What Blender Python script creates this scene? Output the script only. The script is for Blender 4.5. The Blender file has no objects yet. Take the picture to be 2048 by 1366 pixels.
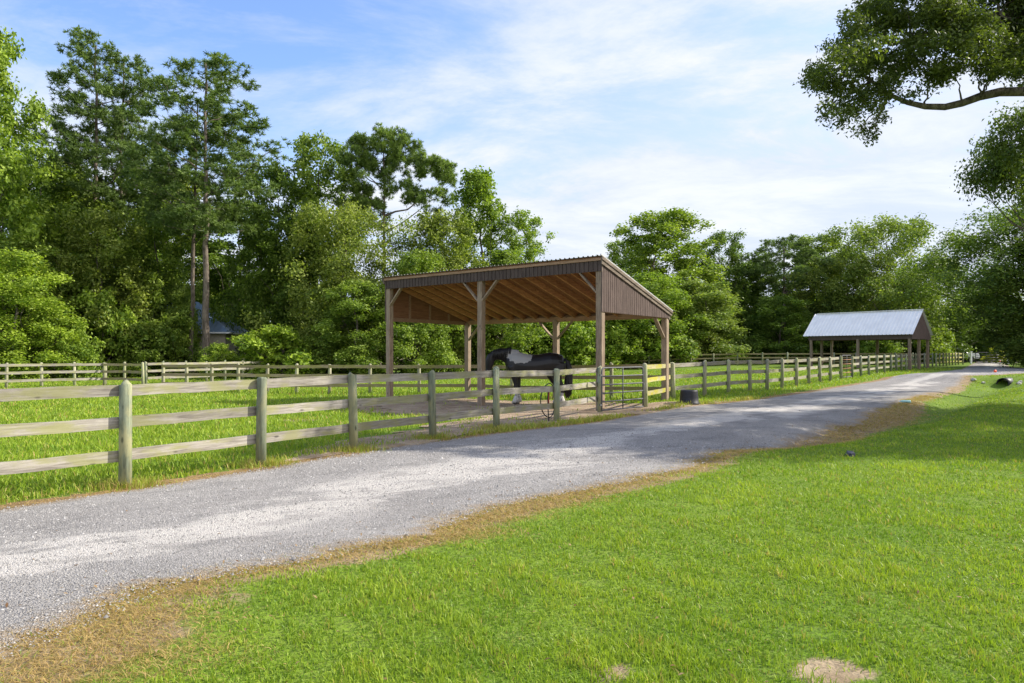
import bpy, bmesh, math, random
import numpy as np
from mathutils import Vector, Matrix

# ------------------------------------------------------------------ camera
SC = bpy.context.scene
COL = SC.collection
F = 1365.33; HC = 1.65; HY = 707.0; CX = 1024.0      # focal (px of the 2048 frame), eye height, horizon row
cam_d = bpy.data.cameras.new('camera'); cam = bpy.data.objects.new('camera', cam_d); COL.objects.link(cam)
cam.location = (0, 0, HC); cam.rotation_euler = (math.radians(90), 0, 0)
cam_d.lens = 24; cam_d.sensor_width = 36; cam_d.shift_y = (HY - 683) / 2048
cam_d.clip_start = 0.05; cam_d.clip_end = 3000
SC.camera = cam

# ------------------------------------------------------------------ light
SUN_AZ = math.radians(11)       # angle of the sun from +X towards +Y
SUN_EL = math.radians(36)
sun_dir = Vector((math.cos(SUN_AZ) * math.cos(SUN_EL), math.sin(SUN_AZ) * math.cos(SUN_EL), math.sin(SUN_EL)))
sd = bpy.data.lights.new('sun', 'SUN'); sd.energy = 5.0; sd.angle = math.radians(0.53); sd.color = (1.0, 0.93, 0.82)
sun = bpy.data.objects.new('sun', sd); COL.objects.link(sun)
sun.rotation_euler = sun_dir.to_track_quat('Z', 'Y').to_euler()
SC.view_settings.view_transform = 'Standard'; SC.view_settings.look = 'None'
SC.view_settings.exposure = 0.76; SC.view_settings.gamma = 1.0
SC.cycles.max_bounces = 8; SC.cycles.transparent_max_bounces = 4
SC.cycles.use_denoising = True

world = bpy.data.worlds.new('World'); SC.world = world; world.use_nodes = True
nt = world.node_tree; nt.nodes.clear()
def wn(t, **k):
    n = nt.nodes.new(t)
    for a, b in k.items(): setattr(n, a, b)
    return n
sky = wn('ShaderNodeTexSky', sky_type='NISHITA', sun_disc=False)
sky.sun_elevation = SUN_EL; sky.sun_rotation = math.radians(90) - SUN_AZ
sky.air_density = 1.0; sky.dust_density = 1.2; sky.ozone_density = 1.5
tc = wn('ShaderNodeTexCoord'); sep = wn('ShaderNodeSeparateXYZ')
nt.links.new(tc.outputs['Generated'], sep.inputs[0])
def wmath(op, a, b=None, clamp=False):
    n = wn('ShaderNodeMath', operation=op); n.use_clamp = clamp
    for i, v in enumerate((a, b)):
        if v is None: continue
        if isinstance(v, (int, float)): n.inputs[i].default_value = v
        else: nt.links.new(v, n.inputs[i])
    return n.outputs[0]
zz = wmath('MAXIMUM', sep.outputs['Z'], 0.0)
zz = wmath('ADD', zz, 0.12)
cu = wmath('DIVIDE', sep.outputs['X'], zz); cv = wmath('DIVIDE', sep.outputs['Y'], zz)
comb = wn('ShaderNodeCombineXYZ'); nt.links.new(cu, comb.inputs[0]); nt.links.new(cv, comb.inputs[1])
mp = wn('ShaderNodeMapping'); mp.inputs['Location'].default_value = (3.7, 1.9, 0); mp.inputs['Rotation'].default_value = (0, 0, math.radians(52)); mp.inputs['Scale'].default_value = (0.62, 0.95, 1)
nt.links.new(comb.outputs[0], mp.inputs[0])
def wnoise(scale, detail, rough, dist=0.0):
    n = wn('ShaderNodeTexNoise'); n.inputs['Scale'].default_value = scale; n.inputs['Detail'].default_value = detail
    n.inputs['Roughness'].default_value = rough; n.inputs['Distortion'].default_value = dist
    nt.links.new(mp.outputs[0], n.inputs['Vector']); return n.outputs['Fac']
def wrange(v, a, b, c=0.0, d=1.0):
    n = wn('ShaderNodeMapRange'); n.interpolation_type = 'SMOOTHSTEP'
    nt.links.new(v, n.inputs[0])
    for i, q in enumerate((a, b, c, d)): n.inputs[i + 1].default_value = q
    return n.outputs[0]
big = wrange(wnoise(0.50, 6, 0.62, 0.25), 0.40, 0.62)
fine = wrange(wnoise(1.9, 10, 0.66, 0.3), 0.34, 0.68)
side = wrange(sep.outputs['X'], -0.42, 0.30, 0.0, 1.0)       # the veil is thicker to the right of the view
low = wrange(sep.outputs['Z'], 0.02, 0.50, 2.5, 0.0)
cov = wmath('MULTIPLY', big, fine); cov = wmath('MULTIPLY', cov, 0.80)
cov = wmath('ADD', cov, wmath('MULTIPLY', side, 0.56)); cov = wmath('ADD', cov, wmath('MULTIPLY', low, 0.34))
cov = wmath('ADD', cov, wmath('MULTIPLY', wmath('SUBTRACT', fine, 0.5), 0.55))
cov = wmath('ADD', cov, 0.02)
cov = wmath('MINIMUM', wmath('MAXIMUM', cov, 0.0), 0.93)
cloudc = wn('ShaderNodeMix', data_type='RGBA')
nt.links.new(fine, cloudc.inputs[0]); cloudc.inputs[6].default_value = (2.95, 3.25, 3.85, 1); cloudc.inputs[7].default_value = (3.95, 4.02, 4.2, 1)
skyt = wn('ShaderNodeMix', data_type='RGBA', blend_type='MULTIPLY'); skyt.inputs[0].default_value = 1
nt.links.new(sky.outputs[0], skyt.inputs[6]); skyt.inputs[7].default_value = (.92, 1.02, 1.22, 1)
mixc = wn('ShaderNodeMix', data_type='RGBA'); nt.links.new(cov, mixc.inputs[0])
nt.links.new(skyt.outputs[2], mixc.inputs[6]); nt.links.new(cloudc.outputs[2], mixc.inputs[7])
over = wmath('ADD', 1.0, wmath('ADD', wrange(sep.outputs['Z'], .50, .78, 0, .4), wrange(wmath('MULTIPLY', sep.outputs['Y'], -1.0), .0, .6, 0, .5)))   # added fill light: sky brightened and warmed overhead and behind the camera
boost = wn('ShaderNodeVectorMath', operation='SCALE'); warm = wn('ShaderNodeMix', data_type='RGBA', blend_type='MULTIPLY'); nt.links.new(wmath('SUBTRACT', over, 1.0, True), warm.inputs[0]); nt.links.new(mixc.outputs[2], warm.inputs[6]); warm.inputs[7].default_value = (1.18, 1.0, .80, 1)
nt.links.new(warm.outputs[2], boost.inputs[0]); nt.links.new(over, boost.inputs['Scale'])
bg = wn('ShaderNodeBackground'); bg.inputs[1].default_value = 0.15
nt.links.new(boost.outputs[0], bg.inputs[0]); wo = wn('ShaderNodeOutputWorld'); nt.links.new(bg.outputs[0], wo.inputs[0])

rng = np.random.default_rng(7); random.seed(7)

# ------------------------------------------------------------------ terrain
def sstep(a, b, x):
    t = np.clip((np.asarray(x, float) - a) / (b - a), 0, 1); return t * t * (3 - 2 * t)
def seg_dist(x, y, pts):
    d = np.full(np.shape(x), 1e9)
    for (x0, y0), (x1, y1) in zip(pts[:-1], pts[1:]):
        dx, dy = x1 - x0, y1 - y0
        t = np.clip(((x - x0) * dx + (y - y0) * dy) / (dx * dx + dy * dy), 0, 1)
        d = np.minimum(d, np.hypot(x - x0 - t * dx, y - y0 - t * dy))
    return d
DITCH = [(4.0, 12.0), (6.6, 14.4), (10.4, 17.8), (16.0, 24.5), (24.0, 33.6)]
def gz(x, y):
    x = np.asarray(x, float); y = np.asarray(y, float)
    gr = np.interp(y, [12, 29, 39, 55, 61, 90, 160], [0, .10, .17, .28, .36, .52, .6])
    gl = np.interp(y, [14, 26, 40, 90], [0, -.10, -.18, -.2])
    w = sstep(.02, .36, x / np.maximum(y, 1.0))
    g = gl * (1 - w) + gr * w
    r = seg_dist(x, y, DITCH)
    dep = 0.26 * np.exp(-(r / 0.75) ** 2) * sstep(11.0, 14.0, y)
    m = 0.13 * np.exp(-(((x - 4.9) / .9) ** 2 + ((y - 21.2) / 1.1) ** 2))     # sand heap beside the gate
    und = 0.018 * np.sin(x * .9 + y * .35) * np.sin(y * .7 - x * .2) * sstep(2, 8, y)
    m = m + .34 * sstep(34.0, 35.2, y) * sstep(41.5, 39, y) * sstep(20.5, 23.5, x) * sstep(60, 50, x)
    return g - dep + m + und
def gzf(x, y): return float(gz(x, y))
def W(px, py):
    z = 0.0
    for _ in range(25):
        d = F * (HC - z) / (py - HY); x = (px - CX) / F * d; z = 0.5 * z + 0.5 * gzf(x, d)
    d = F * (HC - z) / (py - HY)
    return ((px - CX) / F * d, d)
def PD(px, d): return ((px - CX) / F * d, d)
def ZP(py, d): return HC - (py - HY) / F * d

ROAD_R = [W(0, 1312), W(350, 1168), W(600, 1128), W(850, 1062), W(1000, 1012), W(1250, 966), W(1390, 930), W(1430, 905), (5.2, 13.2),
          (9.3, 17.8), (13.6, 23.6), (19.0, 29.5), (23.5, 35.5)]
ROAD_L = [W(0, 1020), W(250, 984), W(600, 925), W(900, 880), W(1150, 850), W(1310, 824), W(1500, 801), W(1700, 771), W(1850, 746), W(1925, 738)]
def ext(poly, n=9.0):
    (x0, y0), (x1, y1) = poly[0], poly[2]; L = math.hypot(x1 - x0, y1 - y0)
    return [(x0 - (x1 - x0) / L * n, y0 - (y1 - y0) / L * n)] + poly
ROAD_R = ext(ROAD_R, 14) + [(29, 38.6), (64, 39.6), (66, 57), (44, 59.5), (56, 78), (70, 92)]
ROAD_L = ext(ROAD_L, 14) + [(54.0, 80), (66, 97)]
def XR(y): return np.interp(y, [p[1] for p in ROAD_R], [p[0] for p in ROAD_R])
def XL(y): return np.interp(y, [p[1] for p in ROAD_L], [p[0] for p in ROAD_L])
def VW(y): return .04 + .55 * np.exp(-((y - 3.5) / .9) ** 2) + .26 * np.exp(-((y - 7.6) / 1.5) ** 2) + .62 * np.exp(-((y - 13.5) / 2.0) ** 2) + .8 * np.exp(-((y - 20) / 3.5) ** 2)
FENCE_PX = [(250, 975), (522, 932), (708, 903), (866, 878), (993, 858), (1113, 843), (1200, 825)]

# ------------------------------------------------------------------ helpers
def tag(o, label=None, cat=None, group=None, kind=None):
    if label: o['label'] = label
    if cat: o['category'] = cat
    if group: o['group'] = group
    if kind: o['kind'] = kind
    return o
def thing(name, label, cat, loc=(0, 0, 0), rz=0, group=None):
    o = bpy.data.objects.new(name, None); COL.objects.link(o); o.empty_display_size = .2
    o.location = loc; o.rotation_euler = (0, 0, rz); return tag(o, label, cat, group)
def link_mesh(name, me, m, parent=None, loc=None, rot=None):
    o = bpy.data.objects.new(name, me); COL.objects.link(o)
    if m is not None and len(me.materials) == 0: me.materials.append(m)
    if parent: o.parent = parent
    if loc is not None: o.location = loc
    if rot is not None: o.rotation_euler = rot
    return o
def np_mesh(name, V, faces, k, attrs=None, smooth=False):
    me = bpy.data.meshes.new(name); V = np.ascontiguousarray(V, dtype=np.float32); faces = np.asarray(faces, dtype=np.int32)
    me.vertices.add(len(V)); me.vertices.foreach_set('co', V.ravel())
    nf = len(faces); me.loops.add(nf * k); me.loops.foreach_set('vertex_index', faces.ravel())
    me.polygons.add(nf); me.polygons.foreach_set('loop_start', np.arange(0, nf * k, k, dtype=np.int32))
    me.polygons.foreach_set('loop_total', np.full(nf, k, dtype=np.int32))
    if smooth: me.polygons.foreach_set('use_smooth', np.ones(nf, dtype=bool))
    for an, av in (attrs or {}).items():
        a = me.attributes.new(an, 'FLOAT', 'POINT'); a.data.foreach_set('value', np.ascontiguousarray(av, dtype=np.float32))
    me.update(calc_edges=True); return me
class MB:
    def __init__(s): s.v = []; s.f = []
    def add(s, vs, fs):
        b = len(s.v); s.v += [tuple(v) for v in vs]; s.f += [tuple(i + b for i in f) for f in fs]
    def box(s, x0, x1, y0, y1, z0, z1):
        s.add([(x0, y0, z0), (x1, y0, z0), (x1, y1, z0), (x0, y1, z0), (x0, y0, z1), (x1, y0, z1), (x1, y1, z1), (x0, y1, z1)],
              [(0, 3, 2, 1), (4, 5, 6, 7), (0, 1, 5, 4), (1, 2, 6, 5), (2, 3, 7, 6), (3, 0, 4, 7)])
    def prism(s, poly, axis, a, b):
        def P(p, q):
            return {'x': (q, p[0], p[1]), 'y': (p[0], q, p[1]), 'z': (p[0], p[1], q)}[axis]
        n = len(poly)
        s.add([P(p, a) for p in poly] + [P(p, b) for p in poly],
              [tuple(range(n))[::-1], tuple(range(n, 2 * n))] + [(i, (i + 1) % n, n + (i + 1) % n, n + i) for i in range(n)])
    def bar(s, p, q, w, h, up=(0, 0, 1)):
        p = Vector(p); q = Vector(q); t = (q - p).normalized(); u = Vector(up)
        sd_ = t.cross(u).normalized(); u = sd_.cross(t).normalized(); vs = []
        for c in (p, q):
            for a, b in ((-1, -1), (1, -1), (1, 1), (-1, 1)): vs.append(c + sd_ * a * w / 2 + u * b * h / 2)
        s.add(vs, [(0, 1, 2, 3)[::-1], (4, 5, 6, 7), (0, 1, 5, 4), (1, 2, 6, 5), (2, 3, 7, 6), (3, 0, 4, 7)])
    def tube(s, pts, rad, n=10, cap=True):
        pts = [Vector(p) for p in pts]
        if isinstance(rad, (int, float)): rad = [rad] * len(pts)
        ref = Vector((0.31, 0.17, 0.93)); vs = []; prev = None
        for i, p in enumerate(pts):
            t = (pts[min(i + 1, len(pts) - 1)] - pts[max(i - 1, 0)]).normalized()
            if prev is None:
                a = t.cross(ref if abs(t.dot(ref)) < .9 else Vector((1, 0, 0))).normalized()
            else: a = (prev - t * prev.dot(t)).normalized()
            prev = a; b = t.cross(a)
            for k in range(n):
                an = 2 * math.pi * k / n; vs.append(p + (a * math.cos(an) + b * math.sin(an)) * rad[i])
        fs = [(i * n + k, i * n + (k + 1) % n, (i + 1) * n + (k + 1) % n, (i + 1) * n + k) for i in range(len(pts) - 1) for k in range(n)]
        if cap: fs += [tuple(range(n))[::-1], tuple(range((len(pts) - 1) * n, len(pts) * n))]
        s.add(vs, fs)
    def mesh(s, name, smooth=False, bevel=0):
        me = bpy.data.meshes.new(name); me.from_pydata(s.v, [], s.f)
        if bevel:
            bm = bmesh.new(); bm.from_mesh(me)
            bmesh.ops.bevel(bm, geom=[e for e in bm.edges], offset=bevel, segments=1, affect='EDGES', clamp_overlap=True)
            bm.to_mesh(me); bm.free()
        if smooth: me.polygons.foreach_set('use_smooth', [True] * len(me.polygons))
        me.update(); return me
    def build(s, name, m, parent=None, smooth=False, bevel=0, loc=None, rot=None):
        return link_mesh(name, s.mesh(name, smooth, bevel), m, parent, loc, rot)
def dup(root, loc, rz=0, label=None, scale=None):
    r = root.copy(); COL.objects.link(r); r.location = loc; r.rotation_euler = (0, 0, rz)
    if scale: r.scale = scale
    if label: r['label'] = label
    for ch in list(root.children):
        c = ch.copy(); COL.objects.link(c); c.parent = r
        for g in list(ch.children):
            d = g.copy(); COL.objects.link(d); d.parent = c
    return r

# ------------------------------------------------------------------ materials
class M:
    def __init__(s, name, rough=.8, spec=.3, metal=0.0):
        s.m = bpy.data.materials.new(name); s.m.use_nodes = True; s.t = s.m.node_tree; s.b = s.t.nodes['Principled BSDF']
        s.b.inputs['Roughness'].default_value = rough; s.b.inputs['Specular IOR Level'].default_value = spec; s.b.inputs['Metallic'].default_value = metal
    def n(s, t, **k):
        n = s.t.nodes.new(t)
        for a, b in k.items(): setattr(n, a, b)
        return n
    def L(s, a, b): s.t.links.new(a, b)
    def setv(s, sock, v):
        if isinstance(v, (int, float)): sock.default_value = v
        elif isinstance(v, tuple): sock.default_value = v if len(v) == len(sock.default_value) else tuple(v) + (1,)
        else: s.L(v, sock)
    def coord(s, scale=(1, 1, 1), kind='Object'):
        c = s.n('ShaderNodeTexCoord'); m = s.n('ShaderNodeMapping'); m.inputs['Scale'].default_value = scale
        s.L(c.outputs[kind], m.inputs[0]); oi = s.n('ShaderNodeObjectInfo'); v = s.n('ShaderNodeVectorMath', operation='SCALE')
        v.inputs[0].default_value = (37, 53, 71); s.L(oi.outputs['Random'], v.inputs['Scale']); s.L(v.outputs[0], m.inputs['Location'])
        return m.outputs[0]
    def noise(s, co, scale, detail=4, rough=.55, dist=0.0):
        n = s.n('ShaderNodeTexNoise'); s.L(co, n.inputs['Vector']); n.inputs['Scale'].default_value = scale
        n.inputs['Detail'].default_value = detail; n.inputs['Roughness'].default_value = rough; n.inputs['Distortion'].default_value = dist
        return n.outputs['Fac']
    def rng(s, v, a, b, c=0.0, d=1.0):
        n = s.n('ShaderNodeMapRange', interpolation_type='SMOOTHSTEP'); s.L(v, n.inputs[0])
        for i, q in enumerate((a, b, c, d)): n.inputs[i + 1].default_value = q
        return n.outputs[0]
    def mix(s, f, a, b, mode='MIX'):
        n = s.n('ShaderNodeMix', data_type='RGBA', blend_type=mode); s.setv(n.inputs[0], f); s.setv(n.inputs[6], a); s.setv(n.inputs[7], b)
        return n.outputs[2]
    def math(s, op, a, b=0.0, clamp=False):
        n = s.n('ShaderNodeMath', operation=op); n.use_clamp = clamp; s.setv(n.inputs[0], a); s.setv(n.inputs[1], b); return n.outputs[0]
    def attr(s, name, out='Fac'):
        n = s.n('ShaderNodeAttribute', attribute_name=name); return n.outputs[out]
    def color(s, c): s.setv(s.b.inputs['Base Color'], c); return s
    def bump(s, h, strength=.4, dist=.01):
        n = s.n('ShaderNodeBump'); n.inputs['Strength'].default_value = strength; n.inputs['Distance'].default_value = dist
        s.L(h, n.inputs['Height']); s.L(n.outputs[0], s.b.inputs['Normal']); return s

def wood(name, c_dark, c_light, lichen=None, lich_amt=0.5, axis='x', knots=True, rough=.85, streak=1.0):
    w = M(name, rough, .2)
    sc = {'x': (1.2, 22, 22), 'z': (22, 22, 1.2), 'y': (22, 1.2, 22)}[axis]
    co = w.coord(sc); c2 = w.coord((1, 1, 1)); oi = w.n('ShaderNodeObjectInfo')
    g = w.noise(co, 1.6, 8, .65, .6); g2 = w.noise(co, 6.5, 4, .6)
    blot = w.noise(c2, 2.6, 5, .6)
    c = w.mix(w.rng(g, .32, .68), c_dark, c_light)
    c = w.mix(w.math('MULTIPLY', w.rng(g2, .58, .74), .55 * streak), c, tuple(q * .45 for q in c_dark))
    c = w.mix(w.math('MULTIPLY', w.rng(blot, .45, .75), .35), c, tuple(min(1, q * 1.25) for q in c_light))
    if lichen:
        l = w.noise(w.coord((1.6, 5, 5) if axis == 'x' else (5, 5, 1.6)), 1.1, 6, .65)
        f = w.math('MULTIPLY', w.rng(l, .47 - .05 * lich_amt, .62), lich_amt)
        c = w.mix(f, c, lichen)
    if knots:
        v = w.n('ShaderNodeTexVoronoi'); w.L(w.coord((2.2, 6, 6) if axis == 'x' else (6, 6, 2.2)), v.inputs['Vector']); v.inputs['Scale'].default_value = 1.0
        k = w.rng(v.outputs['Distance'], .05, .13, 1.0, 0.0)
        c = w.mix(w.math('MULTIPLY', k, .75), c, tuple(q * .3 for q in c_dark))
    hv = w.n('ShaderNodeHueSaturation'); w.L(c, hv.inputs['Color']); w.L(w.rng(oi.outputs['Random'], 0, 1, .82, 1.15), hv.inputs['Value'])
    w.color(hv.outputs[0]); w.bump(g, .5, .006); return w.m
MAT = {}
MAT['board'] = wood('weathered_board', (.165, .148, .122), (.345, .320, .275), (.24, .24, .095), .7)
MAT['board_lichen'] = wood('lichen_board', (.27, .245, .12), (.42, .38, .22), (.36, .33, .05), 1.4)
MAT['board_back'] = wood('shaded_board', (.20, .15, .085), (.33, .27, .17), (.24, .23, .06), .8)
MAT['post_green'] = wood('green_treated_post', (.10, .115, .075), (.225, .255, .175), (.27, .26, .14), .9, 'z')
MAT['post_grey'] = wood('weathered_post', (.20, .185, .12), (.37, .35, .25), (.26, .30, .12), .8, 'z')
MAT['timber'] = wood('rough_timber', (.150, .108, .072), (.31, .240, .172), None, 0, 'z')
MAT['timber_x'] = wood('roof_lumber', (.34, .16, .072), (.55, .29, .135), None, 0, 'y')
MAT['timber_b'] = wood('beam_lumber', (.20, .12, .07), (.33, .21, .13), None, 0, 'x')
MAT['siding'] = wood('stained_siding', (.060, .043, .038), (.125, .092, .078), None, 0, 'z', knots=False)
MAT['trim'] = wood('weathered_trim', (.10, .078, .06), (.24, .195, .15), None, 0, 'y')
MAT['plywood'] = wood('plywood_deck', (.18, .082, .042), (.29, .145, .074), None, 0, 'y')

def simple(name, c, rough=.6, metal=0.0, spec=.4, var=.15, sc=6):
    w = M(name, rough, spec, metal); n = w.noise(w.coord(), sc, 5, .6)
    w.color(w.mix(w.rng(n, .3, .7), tuple(q * (1 - var) for q in c), tuple(min(1, q * (1 + var)) for q in c))); w.bump(n, .15, .004); return w.m
MAT['galv'] = simple('galvanised_steel', (.10, .10, .105), .65, .15, .3)
MAT['rust'] = simple('rusty_steel', (.30, .16, .09), .8, .1, .2, .5, 25)
MAT['roofmetal'] = simple('sheet_metal_roof', (.76, .75, .73), .5, .1, .5, .06, 1.4)
MAT['roofold'] = simple('dull_metal_roof', (.13, .125, .10), .55, .2, .3, .2, 3)
MAT['rubber'] = simple('black_plastic', (.012, .013, .017), .5, 0, .35, .3, 14)
MAT['white'] = simple('white_paint', (.75, .76, .77), .25, 0, .5, .03)
MAT['glass'] = simple('dark_glass', (.03, .035, .04), .08, 0, .8, .1)
MAT['glass2'] = simple('sky_glass', (.25, .34, .38), .1, 0, .8, .1)
MAT['darkmetal'] = simple('dark_painted_steel', (.03, .032, .035), .5, .3)
MAT['orange'] = simple('orange_plastic', (.75, .10, .03), .4)
MAT['cream'] = simple('cream_wall', (.48, .40, .28), .85)
MAT['tan'] = simple('tan_wall', (.36, .32, .25), .85)
MAT['shingle'] = simple('grey_shingle', (.17, .14, .125), .9, 0, .2, .3, 9)
MAT['trimmetal'] = simple('aged_trim_metal', (.42, .42, .40), .5, .2)
MAT['blueroof'] = simple('blue_grey_metal_roof', (.20, .26, .33), .35, .5, .5, .1, 2)
MAT['rock'] = simple('pale_rock', (.42, .40, .37), .9, 0, .2, .3, 6)
MAT['slate'] = simple('dark_rock', (.05, .055, .075), .7, 0, .3, .3, 8)
MAT['teal'] = simple('pale_teal_plastic', (.35, .62, .60), .3)

def ground_mat():
    w = M('paddock_soil', .95, .1); co = w.coord((1, 1, 1))
    a = w.noise(co, .35, 6, .6); b = w.noise(co, 3.0, 6, .65); c3 = w.noise(co, 30, 4, .6)
    g = w.mix(w.rng(a, .35, .65), (.105, .185, .016), (.170, .250, .026))
    g = w.mix(w.math('MULTIPLY', w.rng(b, .5, .75), .5), g, (.16, .19, .05))
    g = w.mix(w.math('MULTIPLY', w.rng(c3, .42, .62), .75), g, (.05, .085, .014)); g = w.mix(w.math('MULTIPLY', w.rng(w.noise(co, 70, 3, .6), .52, .7), .5), g, (.17, .15, .06))
    s = w.mix(w.rng(b, .3, .7), (.19, .14, .085), (.33, .26, .17)); s = w.mix(w.math('MULTIPLY', w.rng(c3, .52, .72), .6), s, (.12, .085, .05))
    d = w.attr('dirt'); f = w.rng(w.math('ADD', d, w.math('MULTIPLY', w.math('SUBTRACT', b, .5), .9)), .4, .6)
    vg = w.mix(w.rng(b, .3, .7), (.17, .125, .075), (.30, .225, .135)); vg = w.mix(w.math('MULTIPLY', w.rng(c3, .5, .66), .6), vg, (.36, .27, .14)); vg = w.mix(w.math('MULTIPLY', w.rng(w.noise(co, 9, 5, .7), .55, .7), .6), vg, (.075, .055, .032))
    fv = w.rng(w.math('ADD', w.attr('verge'), w.math('MULTIPLY', w.math('SUBTRACT', w.noise(co, 2.6, 8, .7), .5), 1.5)), .35, .62)
    w.color(w.mix(fv, w.mix(f, g, s), vg)); w.bump(c3, .6, .03); return w.m
MAT['ground'] = ground_mat()
def road_mat():
    w = M('grey_gravel', .95, .1); co = w.coord((1, 1, 1)); u = w.attr('u'); sdist = w.attr('s')
    big = w.noise(co, .8, 5, .6); mid = w.noise(co, 5, 5, .7); fine = w.noise(co, 55, 4, .75)
    vor = w.n('ShaderNodeTexVoronoi'); w.L(co, vor.inputs['Vector']); vor.inputs['Scale'].default_value = 85
    vc = w.n('ShaderNodeSeparateColor'); w.L(vor.outputs['Color'], vc.inputs[0])
    base = w.mix(w.rng(big, .35, .65), (.225, .212, .200), (.295, .280, .263))
    base = w.mix(w.math('MULTIPLY', vc.outputs[0], .45), base, (.40, .385, .365))
    base = w.mix(w.math('MULTIPLY', w.rng(vc.outputs[1], .66, .9), .55), base, (.11, .105, .10))
    cm = w.n('ShaderNodeCombineXYZ'); w.L(w.math('MULTIPLY', sdist, .42), cm.inputs[0]); w.L(w.math('MULTIPLY', u, 3.4), cm.inputs[1])
    pt = w.noise(cm.outputs[0], 1.05, 6, .62, .3)
    band = w.math('MULTIPLY', w.rng(u, .30, .48), w.rng(u, .66, .84, 1, 0))
    dust = w.math('MULTIPLY', w.rng(w.math('ADD', pt, w.math('MULTIPLY', band, .14)), .555, .66), w.math('ADD', .30, w.math('MULTIPLY', band, .7)))
    dust = w.math('MULTIPLY', dust, w.rng(mid, .2, .55, .6, 1.0))
    base = w.mix(w.math('MULTIPLY', dust, .9), base, (.50, .47, .43))
    tr = w.noise(cm.outputs[0], 3.2, 4, .5)
    base = w.mix(w.math('MULTIPLY', w.rng(tr, .52, .66), .42), base, (.15, .145, .14))
    ed = w.attr('edge')
    dirt = w.rng(w.math('ADD', ed, w.math('MULTIPLY', w.math('SUBTRACT', mid, .5), 1.0)), .05, .42, 1, 0)
    base = w.mix(w.math('MULTIPLY', dirt, .8), base, (.27, .205, .13))
    w.color(base); w.bump(w.math('ADD', fine, w.math('MULTIPLY', vor.outputs['Distance'], 1.2)), .9, .012); return w.m
MAT['road'] = road_mat()
def verge_mat():
    w = M('verge_litter', .95, .1); co = w.coord((1, 1, 1)); a = w.noise(co, 2.0, 6, .65); b = w.noise(co, 28, 5, .7); c = w.noise(co, 9, 5, .7)
    k = w.mix(w.rng(a, .3, .7), (.15, .10, .05), (.27, .18, .085)); k = w.mix(w.rng(b, .52, .7), k, (.45, .35, .20)); k = w.mix(w.rng(c, .55, .7), k, (.085, .06, .035))
    w.color(k); w.bump(b, .8, .02); return w.m
MAT['verge'] = verge_mat()
def sand_mat():
    w = M('bare_sand', .95, .1); co = w.coord((1, 1, 1)); a = w.noise(co, 1.4, 6, .65); b = w.noise(co, 22, 5, .7); c = w.noise(co, 6, 5, .7)
    k = w.mix(w.rng(a, .3, .7), (.25, .175, .115), (.44, .35, .245)); k = w.mix(w.math('MULTIPLY', w.rng(b, .5, .7), .6), k, (.17, .12, .08)); k = w.mix(w.math('MULTIPLY', w.rng(c, .58, .7), .5), k, (.52, .44, .33))
    w.color(k); w.bump(w.math('ADD', b, c), 1.0, .05); return w.m
MAT['sand'] = sand_mat()

def leaf_mat(name, c0, c1, trans=.35, rough=.5, spec=.3, use_obj=True):
    w = M(name, rough, spec); t = w.attr('tint'); c = w.mix(t, c0, c1)
    if use_obj:
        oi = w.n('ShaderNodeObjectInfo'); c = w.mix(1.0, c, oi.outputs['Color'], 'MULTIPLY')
    w.color(c); tr = w.n('ShaderNodeBsdfTranslucent'); w.L(w.mix(1.0, c, (1.25, 1.35, .55), 'MULTIPLY'), tr.inputs[0])
    ms = w.n('ShaderNodeMixShader'); ms.inputs[0].default_value = trans
    out = w.t.nodes['Material Output']; w.L(w.b.outputs[0], ms.inputs[1]); w.L(tr.outputs[0], ms.inputs[2]); w.L(ms.outputs[0], out.inputs['Surface'])
    return w.m
MAT['leaf'] = leaf_mat('broad_leaves', (.075, .130, .018), (.31, .385, .062), .36, .55, .25)
MAT['needle'] = leaf_mat('pine_needles', (.045, .085, .026), (.19, .265, .070), .28, .55, .2)
MAT['oakleaf'] = leaf_mat('oak_leaves', (.040, .062, .016), (.125, .160, .030), .42, .5, .25)
def grass_mat():
    w = M('grass_blades', .5, .25); t = w.attr('tint'); d = w.attr('dry')
    c = w.mix(t, (.125, .232, .016), (.335, .425, .042)); c = w.mix(d, c, (.45, .305, .125)); w.color(c)
    tr = w.n('ShaderNodeBsdfTranslucent'); w.L(w.mix(1.0, c, (1.15, 1.2, .6), 'MULTIPLY'), tr.inputs[0]); ms = w.n('ShaderNodeMixShader'); ms.inputs[0].default_value = .35
    w.L(w.b.outputs[0], ms.inputs[1]); w.L(tr.outputs[0], ms.inputs[2]); w.L(ms.outputs[0], w.t.nodes['Material Output'].inputs['Surface']); return w.m
MAT['grass'] = grass_mat()
def dead_mat():
    w = M('dead_leaves', .8, .1); w.color(w.mix(w.attr('tint'), (.10, .05, .024), (.30, .21, .11))); return w.m
MAT['deadleaf'] = dead_mat()
def bark_mat(name, a, b):
    w = M(name, .95, .1); co = w.coord((6, 6, 1.5)); n = w.noise(co, 1.5, 7, .7); w.color(w.mix(w.rng(n, .35, .65), a, b)); w.bump(n, 1, .06); return w.m
MAT['bark'] = bark_mat('grey_bark', (.07, .058, .045), (.19, .165, .135))
MAT['pinebark'] = bark_mat('pine_bark', (.075, .060, .048), (.20, .165, .135))
def stone_mat():
    w = M('loose_gravel', .9, .25); t = w.attr('tint'); w.color(w.mix(t, (.12, .115, .11), (.43, .415, .395))); return w.m
MAT['stone'] = stone_mat()

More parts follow.
